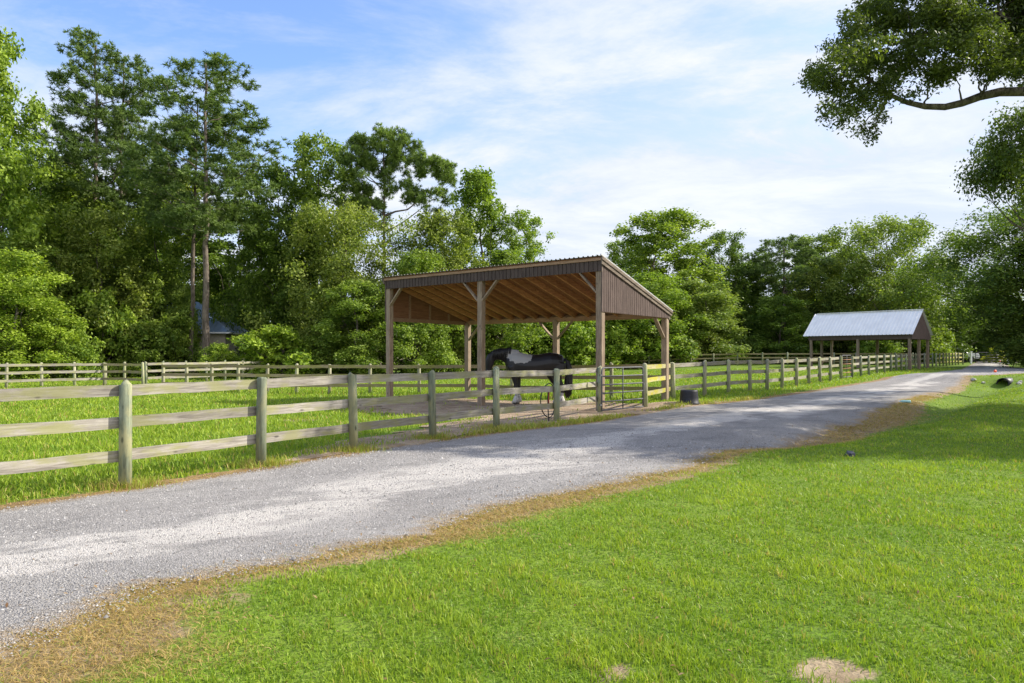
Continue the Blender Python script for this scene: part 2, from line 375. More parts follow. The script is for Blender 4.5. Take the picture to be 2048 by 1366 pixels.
# ------------------------------------------------------------------ ground, road
def axis_pts(a, b, near0, near1, step, growth=1.13):
    p = [near0]
    while p[-1] < near1: p.append(p[-1] + step)
    s_ = step
    while p[-1] < b: s_ *= growth; p.append(p[-1] + s_)
    s_ = step
    while p[0] > a: s_ *= growth; p.insert(0, p[0] - s_)
    return np.array(p)
xs = axis_pts(-900, 900, -16, 30, .28); ys = axis_pts(-300, 1500, 1, 45, .28)
GX, GY = np.meshgrid(xs, ys); GZ = gz(GX, GY)
DIRT_C = W(880, 835)
SH_A = np.array((2.575, 19.9)); SH_U = np.array((-.795, .607)); SH_V = np.array((.607, .795))
def dirt_amt(x, y):
    rx = (x - SH_A[0]) * SH_U[0] + (y - SH_A[1]) * SH_U[1]; ry = (x - SH_A[0]) * SH_V[0] + (y - SH_A[1]) * SH_V[1]
    a = 1 - np.maximum(np.abs(rx - 3.6) / 5.6, np.abs(ry + 1.0) / 4.2)
    k = sstep(-.02, .22, a)
    lx = x - np.interp(y, [p[1] for p in ROAD_L], [p[0] for p in ROAD_L])
    k = np.maximum(k, sstep(-2.2, -1.2, lx) * sstep(.9, .3, lx) * sstep(15.5, 17.5, y) * sstep(26, 21, y))
    for (cx, cy, r) in ((W(1335, 1355)[0] * 1 + .95, W(1335, 1355)[1] + .0, .16),) + tuple((W(a_, b_)[0], W(a_, b_)[1], r_) for a_, b_, r_ in ((1660, 1345, .26), (1625, 1265, .15), (600, 840, .5), (1720, 1352, .14), (1250, 1345, .10))):
        k = np.maximum(k, np.exp(-(((x - cx) / r) ** 2 + ((y - cy) / (r * .8)) ** 2)) * 1.2)
    return np.clip(k, 0, 1)
dirt = dirt_amt(GX, GY)
V = np.stack([GX, GY, GZ], -1).reshape(-1, 3); ny, nx = GX.shape
idx = np.arange(ny * nx).reshape(ny, nx)
faces = np.stack([idx[:-1, :-1], idx[:-1, 1:], idx[1:, 1:], idx[1:, :-1]], -1).reshape(-1, 4)
ground = link_mesh('ground', np_mesh('ground', V, faces, 4, {'dirt': dirt.ravel(), 'verge': (np.clip(1.05 - (GX - XR(GY) - VW(GY) * .7) / .75, 0, 1) * (GX > XL(GY) - .2) * (GY < 44) * (GY > -9)).ravel()}, True), MAT['ground']); tag(ground, kind='structure')

def ragged(y, seed, amp=.12):
    r = np.random.default_rng(seed); v = np.zeros_like(y)
    for f_, a_ in ((.35, 1.0), (1.1, .8), (3.1, .55), (8.3, .35), (21, .2)):
        v += a_ * np.sin(y * f_ * 2 * math.pi / 2.0 + r.uniform(0, 6.3) + 1.3 * np.sin(y * f_ * 1.7 + r.uniform(0, 6)))
    return v * amp
def strip(name, left, right, yv, lift, m, nu=26, kind='structure', crown=.0):
    """sheet between two edges given as x(y); lies lift above the ground"""
    l = left(yv)[:, None]; r = right(yv)[:, None]; u = np.linspace(0, 1, nu)[None, :]
    X = l + (r - l) * u; Y = np.repeat(yv[:, None], nu, 1); Z = gz(X, Y) + lift + crown * np.sin(np.pi * u)
    S = np.cumsum(np.r_[0, np.hypot(np.diff(yv), np.diff(left(yv)))])[:, None] + 0 * X
    E = np.minimum(X - l, r - X); Z = Z - (lift + .014) * np.exp(-(E / .07) ** 2)
    i = np.arange(X.size).reshape(X.shape); f = np.stack([i[:-1, :-1], i[:-1, 1:], i[1:, 1:], i[1:, :-1]], -1).reshape(-1, 4)
    me = np_mesh(name, np.stack([X, Y, Z], -1).reshape(-1, 3), f, 4, {'u': (u + 0 * X).ravel(), 's': S.ravel(), 'edge': E.ravel()}, True)
    o = link_mesh(name, me, m); tag(o, kind=kind); return o
yv = np.concatenate([np.arange(-6, 3, .1), np.arange(3, 20, .03), np.arange(20, 45, .1), np.arange(45, 95, .25)])
FX = [W(*p) for p in FENCE_PX] + [(3.85, 19.55), W(1347, 805), W(1409, 797)] 
strip('gravel_road', lambda y: XL(y) + ragged(y, 1, .05), lambda y: XR(y) + ragged(y, 2, .11), yv, .016, MAT['road'], 60, crown=.03)
yv2 = yv[(yv > -5) & (yv < 44)]
strip('verge_strip', lambda y: XL(y) - .48 + ragged(y, 3, .09), lambda y: XL(y) + .30 + 0 * y, yv2, .008, MAT['verge'], 10)
def sheet(name, center, rx, ry, rot, m, lift, seed, n=140, rings=14):
    r_ = np.random.default_rng(seed); th = np.linspace(0, 2 * math.pi, n, endpoint=False); w_ = np.ones(n)
    for k in range(2, 22): w_ += r_.normal(0, .42 / k) * np.cos(k * th + r_.uniform(0, 6.3)) * .7
    cs, sn = math.cos(rot), math.sin(rot); V = [np.array([center[0], center[1]])[None]]; F_ = []
    for j in range(1, rings + 1):
        q = j / rings; x = rx * w_ * q * np.cos(th); y = ry * w_ * q * np.sin(th)
        V.append(np.stack([center[0] + x * cs - y * sn, center[1] + x * sn + y * cs], -1))
    V = np.concatenate(V); z = gz(V[:, 0], V[:, 1]) + lift
    mb = MB(); mb.v = [tuple(q) for q in np.c_[V, z]]
    for k in range(n): mb.f.append((0, 1 + k, 1 + (k + 1) % n))
    for j in range(rings - 1):
        for k in range(n): a = 1 + j * n + k; b = 1 + j * n + (k + 1) % n; mb.f.append((a, a + n, b + n, b))
    return tag(mb.build(name, m, smooth=True), kind='structure')
ang = math.atan2(SH_U[1], SH_U[0])
cdirt = SH_A + SH_U * 3.3 - SH_V * .35
sheet('bare_sand_patch', cdirt, 5.6, 3.75, ang, MAT['sand'], .012, 11, rings=30)
sheet('bare_sand_patch', (4.1, 19.9), 2.1, 1.0, .75, MAT['sand'], .020, 12)
S3 = W(960, 852); sheet('bare_sand_patch', S3, 4.3, 1.15, .95, MAT['sand'], .0145, 13)

# ------------------------------------------------------------------ grass blades
def hash2(x, y, s):
    return np.modf(np.abs(np.sin(x * 12.9898 * s + y * 78.233) * 43758.5453))[0]
def vnoise(x, y, sc, seed=0):
    r = np.random.default_rng(seed); v = 0
    for k in range(7):
        a = r.uniform(0, math.pi * 2); f_ = r.uniform(.6, 1.6) / sc; v = v + np.sin((x * math.cos(a) + y * math.sin(a)) * f_ * 6.283 + r.uniform(0, 6.28) + 1.5 * np.sin(v))
    return v / 4.0
def blades(name, x, y, h, w, lean, tint, dry, m, seg2=True, z=None):
    n = len(x); r = rng; a = r.uniform(0, 2 * math.pi, n); wx, wy = np.cos(a) * w / 2, np.sin(a) * w / 2
    b = r.uniform(0, 2 * math.pi, n); lx, ly = np.cos(b) * lean * h, np.sin(b) * lean * h
    z0 = gz(x, y) - .01 if z is None else z
    P0 = np.stack([x - wx, y - wy, z0], -1); P1 = np.stack([x + wx, y + wy, z0], -1)
    hz = h * np.sqrt(np.maximum(.04, 1 - np.minimum(lean, .95) ** 2))
    Q0 = np.stack([x - wx * .8 + lx * .38, y - wy * .8 + ly * .38, z0 + hz * .62], -1); Q1 = np.stack([x + wx * .8 + lx * .38, y + wy * .8 + ly * .38, z0 + hz * .62], -1)
    T = np.stack([x + lx * 1.15, y + ly * 1.15, z0 + hz], -1)
    V = np.stack([P0, P1, Q1, Q0, T], 1).reshape(-1, 3); i = np.arange(n) * 5
    tri = np.concatenate([np.stack([i, i + 1, i + 2], -1), np.stack([i, i + 2, i + 3], -1), np.stack([i + 3, i + 2, i + 4], -1)])
    rep = lambda q: np.repeat(q, 5)
    me = np_mesh(name, V, tri, 3, {'tint': rep(tint), 'dry': rep(dry)})
    return link_mesh(name, me, m)
def cand(n, d0, d1, k=.98):
    d = np.exp(rng.uniform(math.log(d0), math.log(d1), n)); x = rng.uniform(-k, k, n) * (d + .5); return x, d
x, y = cand(760000, 2.3, 62)
lr = x - XR(y) - ragged(y, 4, .15) - VW(y); ll = XL(y) - x
keep = (lr > -.5) & (y < 46)
x1, y1 = x[keep], y[keep]; e = lr[keep]; p = np.maximum(sstep(-.45, .55, e + .30 * vnoise(x1, y1, .45, 5) + .15 * vnoise(x1, y1, .12, 6)), .10 * (e > -.5)) * (1 - .93 * dirt_amt(x1, y1))
dd = seg_dist(x1, y1, DITCH); p *= 1 - .75 * sstep(1.0, .3, dd) * sstep(11, 12.5, y1)
k2 = rng.uniform(0, 1, len(x1)) < p; x1, y1, e = x1[k2], y1[k2], e[k2]
vn = vnoise(x1, y1, 1.3, 2); vs = vnoise(x1, y1, .35, 3)
vl = vnoise(x1, y1, 3.2, 33); h = (.038 + .012 * vs + .012 * vn) * rng.uniform(.5, 1.5, len(x1)) * (.45 + .55 * sstep(0, 1.1, e)); h = np.maximum(h, .015) * (1 + .012 * y1)
w = (.0030 + .00095 * y1) * rng.uniform(.7, 1.3, len(x1))
tint = np.clip(.44 + .26 * vn + .14 * vs + .22 * vl + rng.normal(0, .24, len(x1)), 0, 1)
dry = np.clip((rng.uniform(0, 1, len(x1)) < (.035 + .60 * sstep(.8, -.1, e + .3 * vn) + .16 * (vs > .5))) * rng.uniform(.2, .9, len(x1)), 0, 1)
o = blades('lawn_grass', x1, y1, h, w, rng.uniform(.1, .85, len(x1)), tint, dry, MAT['grass'])
tag(o, 'short bright green mown lawn grass on the near side of the gravel road', 'grass', kind='stuff')
# paddock grass, beyond the roadside fence
x, y = cand(330000, 6.5, 60); fx = np.array([XL(q) for q in y]) - .42
keep = (x < fx); x1, y1 = x[keep], y[keep]; e = (fx - x)[keep]
rs = np.abs((x1 - cdirt[0]) * SH_U[0] + (y1 - cdirt[1]) * SH_U[1]) / 5.4; rt = np.abs((x1 - cdirt[0]) * SH_V[0] + (y1 - cdirt[1]) * SH_V[1]) / 3.6
ins = np.hypot(rs, rt) + .12 * vnoise(x1, y1, 1.2, 8)
g2 = np.hypot((x1 - 4.1) / 2.1, (y1 - 19.9) / 1.3)
g3x = (x1 - S3[0]) * math.cos(.95) + (y1 - S3[1]) * math.sin(.95); g3y = -(x1 - S3[0]) * math.sin(.95) + (y1 - S3[1]) * math.cos(.95)
g3 = np.hypot(g3x / 4.3, g3y / 1.1) + .15 * vnoise(x1, y1, .8, 9)
p = sstep(.85, 1.15, ins) * np.maximum(sstep(.8, 1.1, g3), .12) * sstep(.7, 1.1, g2) * (1 - .9 * dirt_amt(x1, y1) * (ins < 1.1)); p = np.maximum(p, .03 * (g2 > .8))
k2 = rng.uniform(0, 1, len(x1)) < p; x1, y1, e = x1[k2], y1[k2], e[k2]
vn = vnoise(x1, y1, 2.4, 12); vs = vnoise(x1, y1, .5, 13)
h = (.085 + .03 * vs) * rng.uniform(.6, 1.5, len(x1)); w = (.003 + .0011 * y1) * rng.uniform(.7, 1.3, len(x1))
bl = seg_dist(x1, y1, [(5.4, 23.8), (-1.9, 29.3), (-6, 29.6), (-15.9, 31)]); h *= 1 + 1.1 * np.exp(-(bl / .5) ** 2)
o = blades('paddock_grass', x1, y1, h, w, rng.uniform(.1, .8, len(x1)), np.clip(.55 + .2 * vn + rng.normal(0, .2, len(x1)), 0, 1), (rng.uniform(0, 1, len(x1)) < .07 + .25 * sstep(.5, 0, e)) * rng.uniform(.3, 1, len(x1)), MAT['grass'])
tag(o, 'longer green paddock grass behind the roadside board fence', 'grass', kind='stuff')
# strawy litter and dead grass along the road edges
n = 110000; y = np.exp(rng.uniform(math.log(2.6), math.log(26), n)); sgn = rng.uniform(0, 1, n)
cl = vnoise(y * .8, y * .0 + sgn * 3, .9, 21)
x = np.where(sgn < .84, XR(y) + ragged(y, 4, .15) + VW(y) * rng.uniform(-.25, 1.35, n) + rng.normal(.0, .24, n) + .20 * cl, XL(y) - .12 + rng.normal(0, .15, n))
o = blades('dead_grass', x, y, rng.uniform(.03, .085, n), (.0024 + .0008 * y) * rng.uniform(.6, 1.2, n), rng.uniform(.8, .99, n), rng.uniform(0, .6, n), rng.uniform(.75, 1, n) * (rng.uniform(0, 1, n) < .93), MAT['grass'])
me = o.data
tag(o, 'straw coloured dead grass litter along the edges of the gravel road', 'dead grass', kind='stuff')
# weeds on the sandy verge near the gate
n = 2600; t_ = rng.uniform(0, 1, n); cx_ = rng.choice(np.array([W(1010, 870)[0], W(1180, 842)[0], W(1230, 838)[0], W(1100, 858)[0], W(1385, 805)[0], W(1350, 815)[0], W(1480, 795)[0]]), n)
y = np.interp(cx_, [p[0] for p in ROAD_L], [p[1] for p in ROAD_L]) + rng.normal(0, .35, n); x = XL(y) - .25 + rng.normal(0, .16, n)
o = blades('verge_weeds', x, y, rng.uniform(.05, .2, n), rng.uniform(.012, .03, n), rng.uniform(.2, .8, n), rng.uniform(.3, 1, n), rng.uniform(0, .7, n), MAT['grass'])
tag(o, 'small yellowish weeds on the sandy verge between the fence and the road', 'weeds', kind='stuff')
n = 5200; k_ = rng.integers(0, 5, n); fp = np.array([W(*p) for p in FENCE_PX[:5]]); a = rng.uniform(0, 6.283, n); q = .07 + np.abs(rng.normal(0, .14, n)); x = fp[k_, 0] + q * np.cos(a) * 1.6; y = fp[k_, 1] + q * np.sin(a)
o = blades('post_tufts', x, y, rng.uniform(.04, .17, n), rng.uniform(.004, .011, n), rng.uniform(.1, .8, n), rng.uniform(.1, .9, n), rng.uniform(0, 1, n) ** 1.5, MAT['grass'])
tag(o, 'green and straw coloured tufts growing round the feet of the nearest fence posts', 'grass', kind='stuff')
# fallen leaves
n = 1100; y = np.exp(rng.uniform(math.log(2.8), math.log(20), n)); x = np.where(rng.uniform(0, 1, n) < .55, XR(y) + rng.normal(.1, .6, n), XR(y) + rng.uniform(-4.0, 9, n)); a = rng.uniform(0, 6.28, n); s_ = rng.uniform(.007, .017, n) + .0006 * y
z = gz(x, y) + rng.uniform(.028, .055, n); ca, sa = np.cos(a), np.sin(a); ti = rng.normal(0, .35, n)
V = np.stack([np.stack([x - ca * s_, y - sa * s_, z - ti * s_], -1), np.stack([x + sa * s_ * .5, y - ca * s_ * .5, z + s_ * .25], -1), np.stack([x + ca * s_, y + sa * s_, z + ti * s_], -1), np.stack([x - sa * s_ * .5, y + ca * s_ * .5, z + s_ * .25], -1)], 1).reshape(-1, 3)
o = link_mesh('fallen_leaves', np_mesh('fallen_leaves', V, np.arange(4 * n).reshape(-1, 4), 4, {'tint': np.repeat(rng.uniform(0, 1, n), 4), 'dry': np.repeat(rng.uniform(.75, 1, n), 4)}), MAT['deadleaf']); tag(o, 'scattered brown fallen leaves on the lawn and the road edge', 'leaves', kind='stuff')
# loose stones on the road
n = 90000; y = np.exp(rng.uniform(math.log(2.6), math.log(19), n)); u = rng.beta(1.1, 1.1, n); x = XL(y) + (XR(y) + .12 - XL(y)) * u
s_ = (.0026 + .00058 * y) * np.exp(rng.normal(0, .38, n)) * (.12 + .88 * sstep(19, 10, y)); a = rng.uniform(0, 6.28, n); z = gz(x, y) + .016 + .03 * np.sin(np.pi * np.clip(u, 0, 1))
base = np.array([[1, 0, 0], [-.4, .9, 0], [-.6, -.8, .0], [.1, .1, .85], [.0, 0, -.4]]); ca, sa = np.cos(a), np.sin(a)
bx = base[None, :, 0] * rng.uniform(.7, 1.2, (n, 1)); by = base[None, :, 1] * rng.uniform(.7, 1.2, (n, 1)); bz = base[None, :, 2] * rng.uniform(.7, 1.1, (n, 1))
V = np.stack([x[:, None] + (bx * ca[:, None] - by * sa[:, None]) * s_[:, None], y[:, None] + (bx * sa[:, None] + by * ca[:, None]) * s_[:, None], z[:, None] + bz * s_[:, None]], -1).reshape(-1, 3)
i = np.arange(n) * 5; tri = np.concatenate([np.stack([i, i + 1, i + 3], -1), np.stack([i + 1, i + 2, i + 3], -1), np.stack([i + 2, i, i + 3], -1)])
o = link_mesh('loose_gravel', np_mesh('loose_gravel', V, tri, 3, {'tint': np.repeat(np.clip(rng.normal(.5, .26, n), 0, 1), 5)}), MAT['stone'])
tag(o, 'loose grey and white gravel stones on the road surface', 'gravel', kind='stuff')

# ------------------------------------------------------------------ fences
def round_post(h, r, seed=0):
    mb = MB(); rr = random.Random(seed)
    mb.tube([(0, 0, -.25), (rr.uniform(-.006, .006), 0, h * .5), (rr.uniform(-.01, .01), rr.uniform(-.01, .01), h - .012), (rr.uniform(-.01, .01), 0, h)], [r * 1.04, r, r * .96, r * .86], 18)
    return mb.mesh('post', True)
POSTS_R = [round_post(1.30, .073, k) for k in range(4)]
SQP = MB(); SQP.box(-.045, .045, -.045, .045, -.2, 1.27); SQP_ME = SQP.mesh('post', False, .006)
BOARDS = {}
def board_mesh(L, bow):
    key = (round(L, 2), bow)
    if key not in BOARDS:
        mb = MB(); n = 6; t = .036; hh = .069; rr = random.Random(int(L * 100) + bow); z = [rr.uniform(-.006, .006) for _ in range(n + 1)]; yy = [rr.uniform(-.004, .004) for _ in range(n + 1)]
        vs = []
        for k in range(n + 1):
            X = L * k / n
            vs += [(X, yy[k] - t / 2, z[k] - hh), (X, yy[k] + t / 2, z[k] - hh), (X, yy[k] + t / 2, z[k] + hh), (X, yy[k] - t / 2, z[k] + hh)]
        fs = [(0, 1, 2, 3), tuple(4 * n + q for q in (3, 2, 1, 0))]
        for k in range(n):
            b = 4 * k
            for q in range(4): fs.append((b + q, b + 4 + q, b + 4 + (q + 1) % 4, b + (q + 1) % 4))
        mb.add(vs, fs); BOARDS[key] = mb.mesh('board')
    return BOARDS[key]
def fence(name, label, pts, side, mpost, mboard, r=.073, rails=(.385, .80, 1.20), square=False, gap_before=(), over=(.0, .0), ph=1.30, first_post=True, last_post=True):
    """posts at pts; boards bay by bay on the given side (+1 left of travel, -1 right)"""
    x0, y0 = pts[0]; root = thing(name, label, 'fence', (x0, y0, gzf(x0, y0)), 0, None); z00 = root.location.z
    for i, (px_, py_) in enumerate(pts):
        if (i == 0 and not first_post) or (i == len(pts) - 1 and not last_post): continue
        me = SQP_ME if square else POSTS_R[i % 4]
        if len(me.materials) == 0: me.materials.append(mpost)
        o = bpy.data.objects.new('post', me); COL.objects.link(o); o.parent = root; o.location = (px_ - x0, py_ - y0, gzf(px_, py_) - z00)
        j = min(i, len(pts) - 2); o.rotation_euler = (random.uniform(-.02, .02), random.uniform(-.02, .02), math.atan2(pts[j + 1][1] - pts[j][1], pts[j + 1][0] - pts[j][0]) if square else random.uniform(0, 6.2))
        if not square: o.scale = (r / .073, r / .073, ph / 1.3 * random.uniform(.985, 1.015))
        if o.material_slots[0].material != mpost: o.material_slots[0].link = 'OBJECT'; o.material_slots[0].material = mpost
    for i in range(len(pts) - 1):
        if i in gap_before: continue
        (ax, ay), (bx, by) = pts[i], pts[i + 1]; dx, dy = bx - ax, by - ay; L = math.hypot(dx, dy); nx_, ny_ = -dy / L, dx / L
        off = side * ((r if not square else .045) + .017)
        for k, hz in enumerate(rails):
            za = gzf(ax, ay) + hz; zb = gzf(bx, by) + hz; bow = (i + k) % 3
            e0 = over[0] if i == 0 else 0; e1 = over[1] if i == len(pts) - 2 else 0
            sh = 0 if k == 0 else 0
            LL = math.hypot(L, zb - za) + e0 + e1 - .006
            me = board_mesh(LL, bow)
            o = bpy.data.objects.new('board', me); COL.objects.link(o); o.parent = root
            if len(me.materials) == 0: me.materials.append(mboard)
            if o.material_slots[0].material != mboard: o.material_slots[0].link = 'OBJECT'; o.material_slots[0].material = mboard
            ux, uy = dx / L, dy / L
            o.location = (ax - x0 + nx_ * off - ux * e0, ay - y0 + ny_ * off - uy * e0, za - z00 + random.uniform(-.006, .006))
            o.rotation_euler = (0, -math.atan2(zb - za, L), math.atan2(dy, dx))
    return root
near = [W(*p) for p in FENCE_PX]
pm2 = (2 * near[0][0] - near[1][0], 2 * near[0][1] - near[1][1]); pm3 = (2 * pm2[0] - near[0][0], 2 * pm2[1] - near[0][1])
fence('board_fence', 'nearest three-board fence beside the gravel road, from the left edge to the grey pipe gate', [pm3, pm2] + near, 1, MAT['post_green'], MAT['board'], over=(0, .0))
GATE_R = PD(1291, 20.6)
far_px = [(1347, 24.0), (1409, 25.6), (1457, 26.8), (1500, 28.0), (1534, 29.0), (1564, 30.2), (1593, 31.9), (1618, 33.5), (1640, 35.2), (1661, 37.0), (1682, 38.9)]
farp = [PD(*p) for p in far_px]
rootshort = fence('board_fence', 'short bright yellow lichened fence bay between the pipe gate and the rear shelter post', [GATE_R, farp[0]], 1, MAT['post_grey'], MAT['board_lichen'], over=(.0, -.14), last_post=False)
fence('board_fence', 'three-board roadside fence behind the upturned black tub, as far as the rusty gate', farp, 1, MAT['post_grey'], MAT['board'])
far2 = [PD(*p) for p in [(1704, 41.4), (1722, 43.5), (1738, 45.6), (1754, 47.4), (1769, 49.3), (1782, 51.2), (1793, 53.0), (1803, 54.6), (1812.5, 56.2), (1822, 57.6), (1831, 59.2), (1840, 60.6), (1849, 62.0), (1857, 63.4), (1865, 64.8)]]
fence('board_fence', 'distant roadside fence between the rusty gate and the gabled shelter', far2, 1, MAT['post_green'], MAT['board'])
far3 = [PD(*p) for p in [(1872.5, 65.9), (1879.5, 67), (1886.5, 68.1), (1893, 69.2), (1899, 70.3), (1905, 71.4), (1911, 72.5), (1917, 73.6), (1926, 75.2)]]
fence('board_fence', 'farthest sunlit stretch of roadside fence, right of the gabled shelter by the pickup', far3, 1, MAT['post_grey'], MAT['board_lichen'])
Bl = [farp[0], PD(1233, 25.0)]
def lerp2(a, b, n): return [(a[0] + (b[0] - a[0]) * k / n, a[1] + (b[1] - a[1]) * k / n) for k in range(n + 1)]
bl_pts = lerp2((farp[0][0] - .12, farp[0][1] + .1), PD(938, 29.5), 4) + lerp2(PD(938, 29.5), PD(740, 29.8), 2)[1:] + [PD(659, 30.0), PD(593, 30.3), PD(535, 30.6), PD(477, 30.9), PD(424, 31.2), PD(374, 31.5), PD(326, 31.8)]
fence('board_fence', 'paddock fence with shaded boards running left from behind the open shelter', bl_pts, 1, MAT['post_grey'], MAT['board_back'])
L0 = lerp2(PD(-330, 30.5), PD(211, 39.5), 7)
fence('board_fence', 'pale board fence at the left edge, in front of the bright green bushes', L0, -1, MAT['post_grey'], MAT['board'])
fence('board_fence', 'short brown fence piece joining the far left fence corner to the lane', [(L0[-1][0] + .05, L0[-1][1] - .2), PD(249, 38.8), PD(286, 37.6)], -1, MAT['post_grey'], MAT['board_back'])
fence('board_fence', 'long back fence from the lane to the far steel gate, along the wood edge', lerp2(PD(292, 39.6), PD(326, 41), 1) + [PD(q, d_) for q, d_ in ((372, 42.5), (413, 44), (450, 45.6), (485, 47.2), (520, 49), (552, 50.6), (583, 52.2), (612, 53.6), (640, 55), (666, 56.4), (691, 57.8), (712, 58.8))], -1, MAT['post_green'], MAT['board'], ph=1.33)
fence('board_fence', 'far back fence seen behind the open shelter and the horse, right of the steel gate', [PD(q, 59.5 + .9 * k) for k, q in enumerate((758, 792, 830, 868, 905, 941, 977, 1012, 1046, 1080, 1112, 1143))], -1, MAT['post_grey'], MAT['board_lichen'])
fence('board_fence', 'far back fence right of the open shelter, under the dark wood edge', [PD(q, 68.6 + .25 * k) for k, q in enumerate((1143, 1180, 1221, 1259, 1298, 1340, 1382, 1427, 1475, 1525, 1575, 1622, 1668, 1712, 1752, 1790, 1826))], 1, MAT['post_green'], MAT['board_back'])

def pipe_gate(name, label, a, b, z0, z1, nbars, mats, r=.022, mid=1, group=None):
    ax, ay = a; bx, by = b; L = math.hypot(bx - ax, by - ay)
    root = thing(name, label, 'gate', (ax, ay, gzf(ax, ay)), math.atan2(by - ay, bx - ax), group)
    mb = MB(); c = .10; pts = []
    H0, H1 = z0, z1
    pts = [(0, 0, H0 + .0)] + [(0, 0, H1 - c)] + [(c * (1 - math.cos(t)), 0, H1 - c + c * math.sin(t)) for t in (.5, 1.0, 1.4)] + [(c, 0, H1), (L - c, 0, H1)] + [(L - c + c * math.sin(t), 0, H1 - c + c * math.cos(t)) for t in (.5, 1.0, 1.4)] + [(L, 0, H1 - c), (L, 0, H0)]
    mb.tube(pts, r, 10); mb.tube([(0, 0, H0), (L, 0, H0)], r, 10); mb.build('frame', mats[0], root, True)
    for k in range(1, nbars - 1):
        q = MB(); z = H0 + (H1 - H0) * k / (nbars - 1); q.tube([(0, 0, z), (L, 0, z)], r * .9, 8); q.build('bar', mats[1], root, True)
    for k in range(mid):
        q = MB(); X = L * (k + 1) / (mid + 1) * (.97 if mid == 1 else 1); q.tube([(X, -.012, H0), (X, -.012, H1)], r * .75, 8); q.build('upright', mats[0], root, True)
    for z in (H0 + .15, H1 - .2): q = MB(); q.box(-.09, -.01, -.02, .02, z - .025, z + .025); q.build('hinge', mats[0], root)
    q = MB(); q.box(L + .005, L + .07, -.02, .02, H1 * .58, H1 * .58 + .05); q.build('latch', mats[0], root); return root
g0 = PD(1203.5, 18.8); g1 = PD(1286, 20.25)
pipe_gate('pipe_gate', 'grey galvanised pipe gate with curved corners between two round fence posts', g0, g1, .10, 1.27, 6, (MAT['galv'], MAT['galv']))
pipe_gate('pipe_gate', 'narrow rusty pipe gate in the distant roadside fence', PD(1684.5, 39.0), PD(1702, 40.9), .10, 1.36, 6, (MAT['galv'], MAT['rust']))
pipe_gate('pipe_gate', 'far grey steel gate in the back fence before the wood', PD(713.5, 58.9), PD(757, 59.4), .12, 1.35, 5, (MAT['galv'], MAT['galv']), .03)

# ------------------------------------------------------------------ open shelter
SL, SDp = 8.95, 4.4
SLOPE = .2812
def ztop(t): return 4.424 - SLOPE * t
sz = gzf(*SH_A); sh = thing('horse_shelter', 'large open timber shelter with a sloping lean-to roof, over the horse', 'shelter', (SH_A[0], SH_A[1], 0), ang)
# local frame: x = s (to the left end), y = -t (t to the back)
def spost(s_, t_, z1):
    X, Y = SH_A + SH_U * s_ + SH_V * t_; mb = MB(); mb.box(s_ - .10, s_ + .10, -t_ - .10, -t_ + .10, gzf(X, Y) - .2, z1); return mb.build('post', MAT['timber'], sh, bevel=.012)
for s_ in (0, SL * .505, SL): spost(s_, 0, 4.13)
for s_ in (0, SL * .5, SL): spost(s_, SDp, 2.93)
mb = MB(); mb.box(-.08, SL + .08, -.055, -.005 + .05, 4.13, 4.30); mb.build('front_beam', MAT['timber_b'], sh)
mb = MB(); mb.box(-.05, SL + .05, -SDp - .07, -SDp + .07, 2.86, 3.03); mb.build('rear_beam', MAT['timber_b'], sh)
mb = MB(); mb.box(-.05, SL + .05, -SDp - .105, -SDp - .08, 2.95, 3.118); mb.build('blocking_board', MAT['timber_b'], sh)
# the post tops stop under the beams; rafters
for k in range(16):
    s_ = .03 + k * (SL - .06) / 15; mb = MB(); h_ = .185; w_ = .02
    pl = [(.10, ztop(-.10) - .045), (.10, ztop(-.10) - .045 - h_), (-4.55, ztop(4.55) - .045 - h_), (-4.55, ztop(4.55) - .045)]
    mb.prism(pl, 'x', s_ - w_, s_ + w_); mb.build('rafter', MAT['timber_x'], sh)
mb = MB(); mb.prism([(.17, ztop(-.17) - .024), (.17, ztop(-.17) - .042), (-4.58, ztop(4.58) - .042), (-4.58, ztop(4.58) - .024)], 'x', -.12, SL + .12); mb.build('roof_deck', MAT['plywood'], sh)
mb = MB(); s_ = -.16; k = 0
prof = []
while s_ < SL + .16: prof += [(s_, 0), (s_ + .10, 0), (s_ + .115, .028), (s_ + .145, .028)]; s_ += .16
def roof_sheet(prof, y0, z0, y1, z1, thick=.006):
    mb = MB(); n = len(prof); vs = []
    for (yy, zz_) in ((y0, z0), (y1, z1)):
        vs += [(p[0], yy, zz_ + p[1]) for p in prof]; vs += [(p[0], yy, zz_ + p[1] - thick) for p in prof]
    fs = []
    for i in range(n - 1):
        fs += [(i, i + 1, 2 * n + i + 1, 2 * n + i), (n + i, 3 * n + i, 3 * n + i + 1, n + i + 1), (i, n + i, n + i + 1, i + 1), (2 * n + i, 2 * n + i + 1, 3 * n + i + 1, 3 * n + i)]
    fs += [(0, 2 * n, 3 * n, n), (n - 1, 2 * n - 1, 4 * n - 1, 3 * n - 1)]
    mb.add(vs, fs); return mb
rs_ = roof_sheet(prof, .22, ztop(-.22) - .012, -4.66, ztop(4.66) - .012); rs_.build('metal_roof', MAT['roofold'], sh)
mb = MB(); mb.bar((-.15, .24, ztop(-.24) + .012), (-.15, -4.68, ztop(4.68) + .012), .035, .035); mb.build('roof_trim', MAT['trimmetal'], sh)
